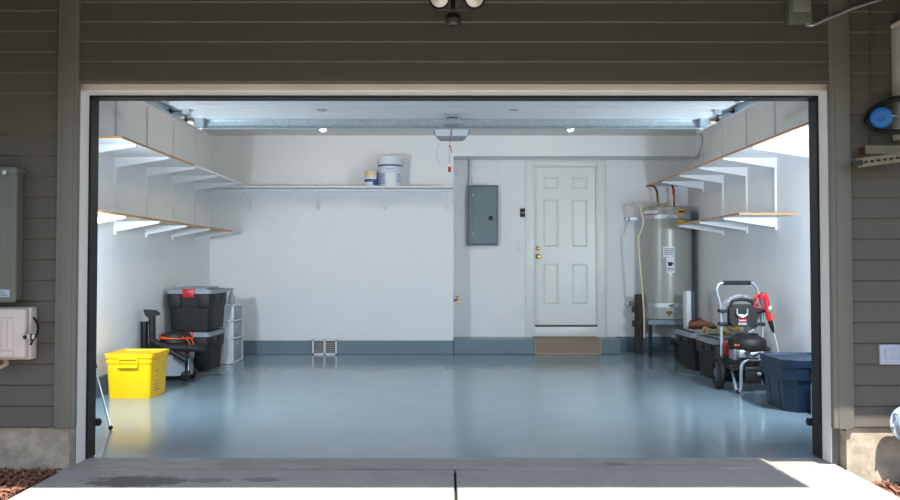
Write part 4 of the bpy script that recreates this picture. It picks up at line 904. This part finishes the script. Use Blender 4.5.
# ---------------------------------------------------------------- navy tote by the right jamb
t = thing('navy_storage_bin', 'navy blue lidded plastic bin beside the right jamb', 'storage bin', (2.815, 6.92, 0), .0); a, c, h = .262, .30, .405
def octo(bm, a, c, k, z): return [bm.verts.new((x, y, z)) for x, y in ((-a+k,-c),(a-k,-c),(a,-c+k),(a,c-k),(a-k,c),(-a+k,c),(-a,c-k),(-a,-c+k))]
b = B(); R_ = [octo(b, a-.045, c-.045, .075, .0005), octo(b, a-.025, c-.025, .085, h*.6), octo(b, a-.012, c-.012, .085, h*.61), octo(b, a-.006, c-.006, .085, h-.05)]
for p_, q_ in zip(R_, R_[1:]): bridge(b, p_, q_)
b.faces.new(R_[0][::-1]); b.faces.new(R_[-1]); obj('body', b, M_blue, t, False)
for f in (-.10, .10):
    b = B(); prism(b, [(-c+.041, .01), (-c+.021, h*.6), (-c+.035, h*.6), (-c+.055, .01)], f-.008, f+.008, 'x'); obj('rib', b, M_blue, t, False)
for f in (-.10, .10):
    b = B(); prism(b, [(-a+.041, .01), (-a+.021, h*.6), (-a+.035, h*.6), (-a+.055, .01)], f-.008, f+.008, 'y'); obj('rib', b, M_blue, t, False)
b = B(); R_ = [octo(b, a, c, .09, h-.06), octo(b, a+.004, c+.004, .09, h-.004), octo(b, a-.002, c-.002, .09, h), octo(b, a-.022, c-.022, .085, h), octo(b, a-.034, c-.034, .08, h-.016)]
for p_, q_ in zip(R_, R_[1:]): bridge(b, p_, q_)
b.faces.new(R_[-1]); b.faces.new(R_[0][::-1]); obj('lid', b, M_blue, t, False)
b = B(); rbox(b, -.07, .07, -c-.018, -c+.004, h-.09, h-.045, .008, 2); obj('handle', b, M_blue, t)
# photo eye sensors near the jambs
for x_, z_, lab, s in ((OXL-.03, .19, 'small black photo eye sensor low on the left jamb', 1), (OXR+.03, .19, 'small black photo eye sensor low on the right jamb', -1)):
    tt = thing('photo_eye', lab, 'sensor', (x_, YK+.022, z_))
    b = B(); xa, xb = sorted((0, s*.056)); rbox(b, xa, xb, -.0, .03, -.022, .022, .005, 2); obj('housing', b, M_bk, tt)
    b = B(); cyl(b, (s*.05, .015, 0), (s*.062, .015, 0), .009, n=12); obj('lens', b, M_dkmetal, tt)

# ---------------------------------------------------------------- outside fittings
YS = YFW-.02       # siding face
# meter cabinet left
pa, pb = W(24.5, 169, YS-.03), W(0, 302, YS-.03)
t = thing('meter_cabinet', 'tall grey green electrical cabinet mounted on the siding', 'electrical cabinet', (pa.x-.17, YS, 0)); x0, x1, z0, z1 = -.17, .17, pb.z, pa.z
b = B(); rbox(b, x0+.012, x1-.012, -.09, -.002, z0+.01, z1-.012, .008, 2); obj('enclosure', b, M_box, t)
b = B(); rbox(b, x0, x1, -.115, -.085, z0, z1, .016, 3); rbox(b, x0-.004, x1+.003, -.12, -.01, z1-.03, z1+.006, .012, 2); dd = obj('cabinet_door', b, M_box, t)
b = B(); rbox(b, x0+.03, x1-.045, -.118, -.11, z0+.05, z1-.05, .006, 2); obj('pressed_panel', b, M_box, dd)
b = B(); p = W(4.5, 293.5, YS-.12); rbox(b, -.12, p.x-(pa.x-.17)+.028, -.1225, -.117, p.z-.02, p.z+.022, .001, 1); sk = obj('sticker', b, mat('pale_blue_sticker', (170,186,204), .5), dd)
b = B()
for k in range(3): rbox(b, -.11, p.x-(pa.x-.17)+.02-.01*k, -.1235, -.122, p.z-.012+k*.01, p.z-.008+k*.01, 0)
obj('sticker_text', b, mat('slate_print', (110,120,130), .6), sk)
b = B(); p = W(5, 172.5, YS-.12); cyl(b, (p.x-(pa.x-.17), -.118, p.z), (p.x-(pa.x-.17), -.128, p.z), .012, n=12); obj('screw', b, M_galv, dd)
# telecom box left
pa, pb = W(33, 307, YS-.06), W(0, 360, YS-.08)
t = thing('telecom_box', 'pinkish white plastic utility box below the grey green cabinet', 'utility box', (pa.x-.2, YS, 0)); x0, x1, z0, z1 = -.2, .2, pb.z, pa.z
b = B(); rbox(b, x0, x1, -.075, -.002, z0, z1, .012, 2); obj('base', b, M_tele, t)
b = B(); rbox(b, x0-.004, x1-.012, -.125, -.07, z0+.012, z1-.004, .014, 3); cv = obj('cover', b, M_tele, t)
b = B(); rbox(b, x0+.02, x1-.075, -.131, -.122, z0+.065, z1-.055, .004, 2); obj('raised_panel', b, M_tele, cv)
for k in range(9):
    b = B(); xx = x0+.04+k*.032; rbox(b, xx-.0025, xx+.0025, -.1325, -.130, z0+.075, z1-.065, .001, 1); obj('rib', b, mat('rib_shade', (190,178,176), .6), cv)
b = B(); rbox(b, x0+.0, x1-.07, -.137, -.12, z0+.02, z0+.055, .006, 2); obj('lower_lip', b, M_tele, cv)
b = B(); p = W(28.5, 337, YS-.13); xx = p.x-(pa.x-.2); rbox(b, xx-.028, xx+.03, -.136, -.1, p.z-.012, p.z+.014, .004, 2); lt = obj('latch', b, M_tele, t)
b = B(); cyl(b, (xx-.015, -.134, p.z), (xx-.015, -.141, p.z), .011, n=12); rbox(b, xx+.012, xx+.02, -.14, -.12, p.z-.02, p.z+.018, .002, 1); obj('screw', b, M_dkmetal, lt)
def tl(u, v, Y): q = W(u, v, Y); return (q.x-(pa.x-.2), Y-YS, q.z)
b = B(); tube(b, [tl(33,317,YS-.05), tl(36,321,YS-.07), tl(38,328,YS-.09), tl(36.5,335,YS-.11), tl(33,340,YS-.13), tl(30.5,345,YS-.135)], .006, 8, 5); obj('cable', b, M_rub, t)
b = B()
for k in range(3): tube(b, [tl(2+k*2,359,YS-.06), tl(5+k*1.5,362+k,YS-.07), tl(1,366+k,YS-.08), tl(-6,368+2*k,YS-.07)], .0045, 6, 4)
obj('loose_wire', b, mat('tan_wire', (170,150,120), .6), t)
# flood light over the door
p = W(453, 6, YS)
t = thing('flood_light', 'twin head outdoor flood light with motion sensor over the opening', 'light fixture', (p.x, YS, p.z))
b = B(); rbox(b, -.085, .085, -.02, -.002, -.03, .05, .004, 1); lathe(b, [(.055,0),(.055,.03),(.03,.045)], (0,-.018,.03), 20, Matrix.Rotation(PI/2, 4, 'X')); obj('mounting_plate', b, M_siding, t)
b = B(); cyl(b, (0,-.05,.03), (0,-.11,.03), .014, n=12); cyl(b, (0,-.10,.04), (0,-.10,-.045), .012, n=12); obj('stem', b, M_bk, t)
zs0 = W(453, 26, YS-.1).z-p.z
b = B(); lathe(b, [(.03,zs0+.005),(.041,zs0+.016),(.041,zs0+.05),(.034,zs0+.064),(.012,zs0+.07)], (0,-.10,0), 24); sn = obj('motion_sensor', b, M_bk, t)
b = B(); lathe(b, [(.032,zs0),(.040,zs0+.008),(.0422,zs0+.012),(.0422,zs0+.038),(.040,zs0+.04)], (0,-.10,0), 24); obj('sensor_lens', b, mat('smoky_lens', (70,66,70), .25), sn)
for u, sx in ((439.5, -1), (474.5, 1)):
    q = W(u, -1, YS-.14); cc = Vector((q.x-p.x, -.14, q.z-p.z+.008))
    Mh = Matrix.Rotation(sx*.25, 4, 'Z') @ Matrix.Rotation(PI/2+.30, 4, 'X')
    b = B(); lathe(b, [(.018,-.11),(.024,-.09),(.03,-.05),(.055,-.01),(.062,.004),(.060,.008),(.054,.0)], cc, 28, Mh); hd = obj('lamp_head', b, M_bk, t)
    b = B(); lathe(b, [(.053,-.002),(.05,.006),(.03,.016),(.001,.019)], cc, 28, Mh); obj('lamp_lens', b, M_glass, hd)
    b = B(); tube(b, [(0,-.07,.03), (cc.x*.5,-.06,.055), (cc.x*.95, -.05, cc.z+.02)], .012, 10, 4); obj('arm', b, M_bk, t)
# junction box top right with conduit
pa, pb = W(788.5, -8, YS-.06), W(812, 23, YS-.06)
t = thing('junction_box', 'grey outdoor junction box above the opening with conduit leaving it', 'junction box', ((pa.x+pb.x)/2, YS, 0)); hw = (pb.x-pa.x)/2
b = B(); rbox(b, -hw, hw, -.07, -.002, pb.z, pa.z, .008, 2); obj('box', b, M_box, t)
b = B(); rbox(b, -hw+.018, hw-.012, -.078, -.068, pb.z+.06, pa.z-.01, .005, 2); obj('cover', b, mat('light_box_cover', (130,134,124), .5), t)
def jl(u, v, Y): q = W(u, v, Y); return (q.x-(pa.x+pb.x)/2, Y-YS, q.z)
b = B(); tube(b, [jl(807.5,21,YS-.04), jl(808.5,24.5,YS-.05), jl(813,25,YS-.06), jl(822,21,YS-.062), jl(836,15,YS-.062), jl(852,8.5,YS-.062), jl(868,3.5,YS-.062), jl(882,-1,YS-.06), jl(900,-7,YS-.05)], .010, 10, 5); cyl(b, jl(807,20,YS-.035), jl(808.3,25,YS-.05), .016, n=12); obj('conduit', b, M_galv, t)
# wire down the right siding
b = B(); q0, q1 = W(871, -2, YS-.012), W(871.5, 143, YS-.012); tube(b, [q0, (q0+q1)/2+Vector((.002,0,0)), q1], .0045, 6, 3); cyl(b, q0+Vector((0,0,-.07)), q0, .008, n=8); tag(obj('wall_cable', b, mat('dark_olive_cable', (84,80,66), .6)), 'thin vertical cable running down the siding above the steel angles', 'cable')
# white appliance cabinet at the right edge
pa, pb = W(893, 27, YS-.03), W(900, 140, YS-.05)
t = thing('white_utility_cabinet', 'white metal utility cabinet on the siding beside blue valve', 'utility cabinet', (pa.x+.2, YS, 0))
b = B(); rbox(b, -.2, .2, -.12, -.002, pb.z, pa.z, .008, 2); obj('cabinet', b, mat('cabinet_white', (206,206,202), .45, var=.03), t)
b = B(); rbox(b, -.206, .21, -.13, -.002, pa.z-.004, pa.z+.022, .01, 2); obj('cap', b, M_tele, t)
b = B(); p = W(899, 36, YS-.163); rbox(b, -.2+.025, -.12, -.123, -.118, p.z-.014, p.z+.014, .001, 1); obj('badge', b, mat('brown_badge', (140,112,96), .5), t)
b = B(); rbox(b, -.203, -.13, -.125, -.115, pb.z+.035, pb.z+.06, .002, 1); obj('orange_stripe', b, M_orange, t)
# blue capped valve with black hose
p = W(881.5, 118, YS-.10)
t = thing('blue_capped_valve', 'blue round cap on black pipe beside the white utility cabinet', 'valve', (p.x, YS, p.z))
b = B(); lathe(b, [(.052,-.02),(.058,-.012),(.058,.02),(.05,.03),(.03,.034),(.012,.03),(.012,.04),(.001,.04)], (0,-.10,0), 30, Matrix.Rotation(-.5, 4, 'Z') @ Matrix.Rotation(PI/2, 4, 'X')); obj('cap', b, mat('bright_blue_plastic', (30,112,190), .35), t)
b = B(); lathe(b, [(.055,-.036),(.0585,-.034),(.0585,-.022),(.055,-.02)], (-.012,-.083,0), 30, Matrix.Rotation(-.5, 4, 'Z') @ Matrix.Rotation(PI/2, 4, 'X')); obj('white_ring', b, M_wp, t)
b = B(); tube(b, [(.012,-.135,0), (.05,-.15,.006), (.13,-.17,.012)], .005, 8, 3); obj('lever', b, M_chrome, t)
b = B(); tube(b, [(-.055,-.05,-.0), (-.02,-.045,.055), (.03,-.12,.09), (.06,-.16,.095), (.16,-.17,.10)], .016, 10, 5); tube(b, [(-.055,-.05,0), (-.02,-.05,-.055), (.03,-.12,-.08), (.06,-.155,-.085), (.16,-.165,-.09)], .014, 10, 5); cyl(b, (-.03,-.06,0), (-.03,-.002,0), .02, n=12); obj('hose_loop', b, M_rub, t)
# two steel angles on the right wall
def angle(lab, u0, v0, u1, v1, hh, slots, Y):
    A, C = W(u0, v0, Y), W(u1, v1, Y); t = thing('steel_angle', lab, 'steel angle', tuple(A)); L_ = (C-A).length; t.rotation_euler = (0, -math.atan2(C.z-A.z, C.x-A.x), 0)
    b = B(); prism(b, [(0, 0), (0, -hh), (.004, -hh), (.004, -.004), (.07, -.004), (.07, 0)], 0, L_+.12, 'x')
    o = obj('angle_bar', b, M_galvy, t, False)
    if slots:
        for k in range(14):
            b = B(); x = .045+k*.035; rbox(b, x-.010, x+.010, -.003, .001, -hh*.62, -hh*.38, .001, 1); obj('slot', b, mat('slot_dark', (40,36,26), .8), o)
        b = B(); cyl(b, (.012, -.006, -hh/2), (.012, .002, -hh/2), .016, n=14); obj('end_bolt', b, M_dkmetal, t)
    else:
        b = B(); box(b, -.004, .012, .001, .06, -hh+.004, -.006); obj('end_cap', b, mat('rust_brown', (86,52,34), .8), t)
    b = B(); y_ = YS-Y-.001; rbox(b, .05, .08, .004, y_, -.03, -.006, .002, 1); obj('wall_arm', b, M_galvy, t)
    return t
angle('tan painted steel angle above the slotted bar on the siding', 865.5, 145.5, 900, 145.5, .047, False, YS-.078)
angle('slotted tan steel angle with row of holes on the siding', 857, 158.5, 900, 153, .050, True, YS-.165)
# outlet
pa, pb = W(879.5, 344.5, YS-.01), W(903, 364.5, YS-.01)
t = thing('outdoor_outlet', 'square white outdoor outlet cover on the right siding', 'outlet', ((pa.x+pb.x)/2, YS, pb.z)); hw, hh = (pb.x-pa.x)/2, pa.z-pb.z
M_out = mat('pale_blue_white_plastic', (176,188,206), .45)
b = B(); rbox(b, -hw, hw, -.016, .012, 0, hh, .003, 2); obj('cover_plate', b, M_out, t)
b = B(); rbox(b, -hw*.62, hw*.62, -.024, -.015, hh*.25, hh*.80, .004, 2); ld = obj('flap', b, M_out, t)
for sx in (-1, 1): 
    b = B(); tube(b, [(sx*hw*.12, -.025, hh*.28), (sx*hw*.12, -.025, hh*.68), (sx*hw*.3, -.025, hh*.74), (sx*hw*.48, -.025, hh*.68), (sx*hw*.48, -.025, hh*.28)], .003, 6, 3); obj('flap_rib', b, M_out, ld)
# gas regulator, right edge
p = W(910, 424, YS-.12)
t = thing('gas_regulator', 'round pale grey gas regulator on a pipe by the foundation', 'gas regulator', (p.x, YS-.12, 0))
b = B(); lathe(b, [(.045,-.05),(.06,-.045),(.082,-.012),(.102,-.008),(.102,.008),(.082,.012),(.062,.04),(.03,.046),(.001,.046)], (0,0,p.z), 36, Matrix.Rotation(PI/2-.15, 4, 'X') @ Matrix.Rotation(-.25, 4, 'Y')); dg = obj('diaphragm_housing', b, mat('pale_grey_cast', (150,166,184), .4, var=.03), t)
b = B()
for k in range(8): q = 2*PI*k/8+.2; cyl(b, (.093*math.cos(q), -.016, p.z+.093*math.sin(q)), (.093*math.cos(q), .016, p.z+.093*math.sin(q)), .006, n=8)
obj('bolt', b, M_galv, dg)
b = B(); tube(b, [(0.01, .02, p.z-.03), (.01, .03, p.z-.12), (.01, .03, p.z-.22), (.01, .03, -.07)], .016, 10, 3); cyl(b, (.01,.03,.035), (.01,.03,.075), .028, n=8); cyl(b, (.01,.03,-.075), (.01,.03,.0), .032, n=10); obj('riser_pipe', b, mat('pipe_grey', (150,156,160), .5, .3), t)
b = B(); tube(b, [(.02,.02,p.z), (.02,.08,p.z+.01), (.05,.095,p.z+.04), (.1,.105,p.z+.05), (.3,.105,p.z+.05)], .016, 10, 4); obj('outlet_pipe', b, mat('pipe_grey', (150,156,160), .5, .3), t)
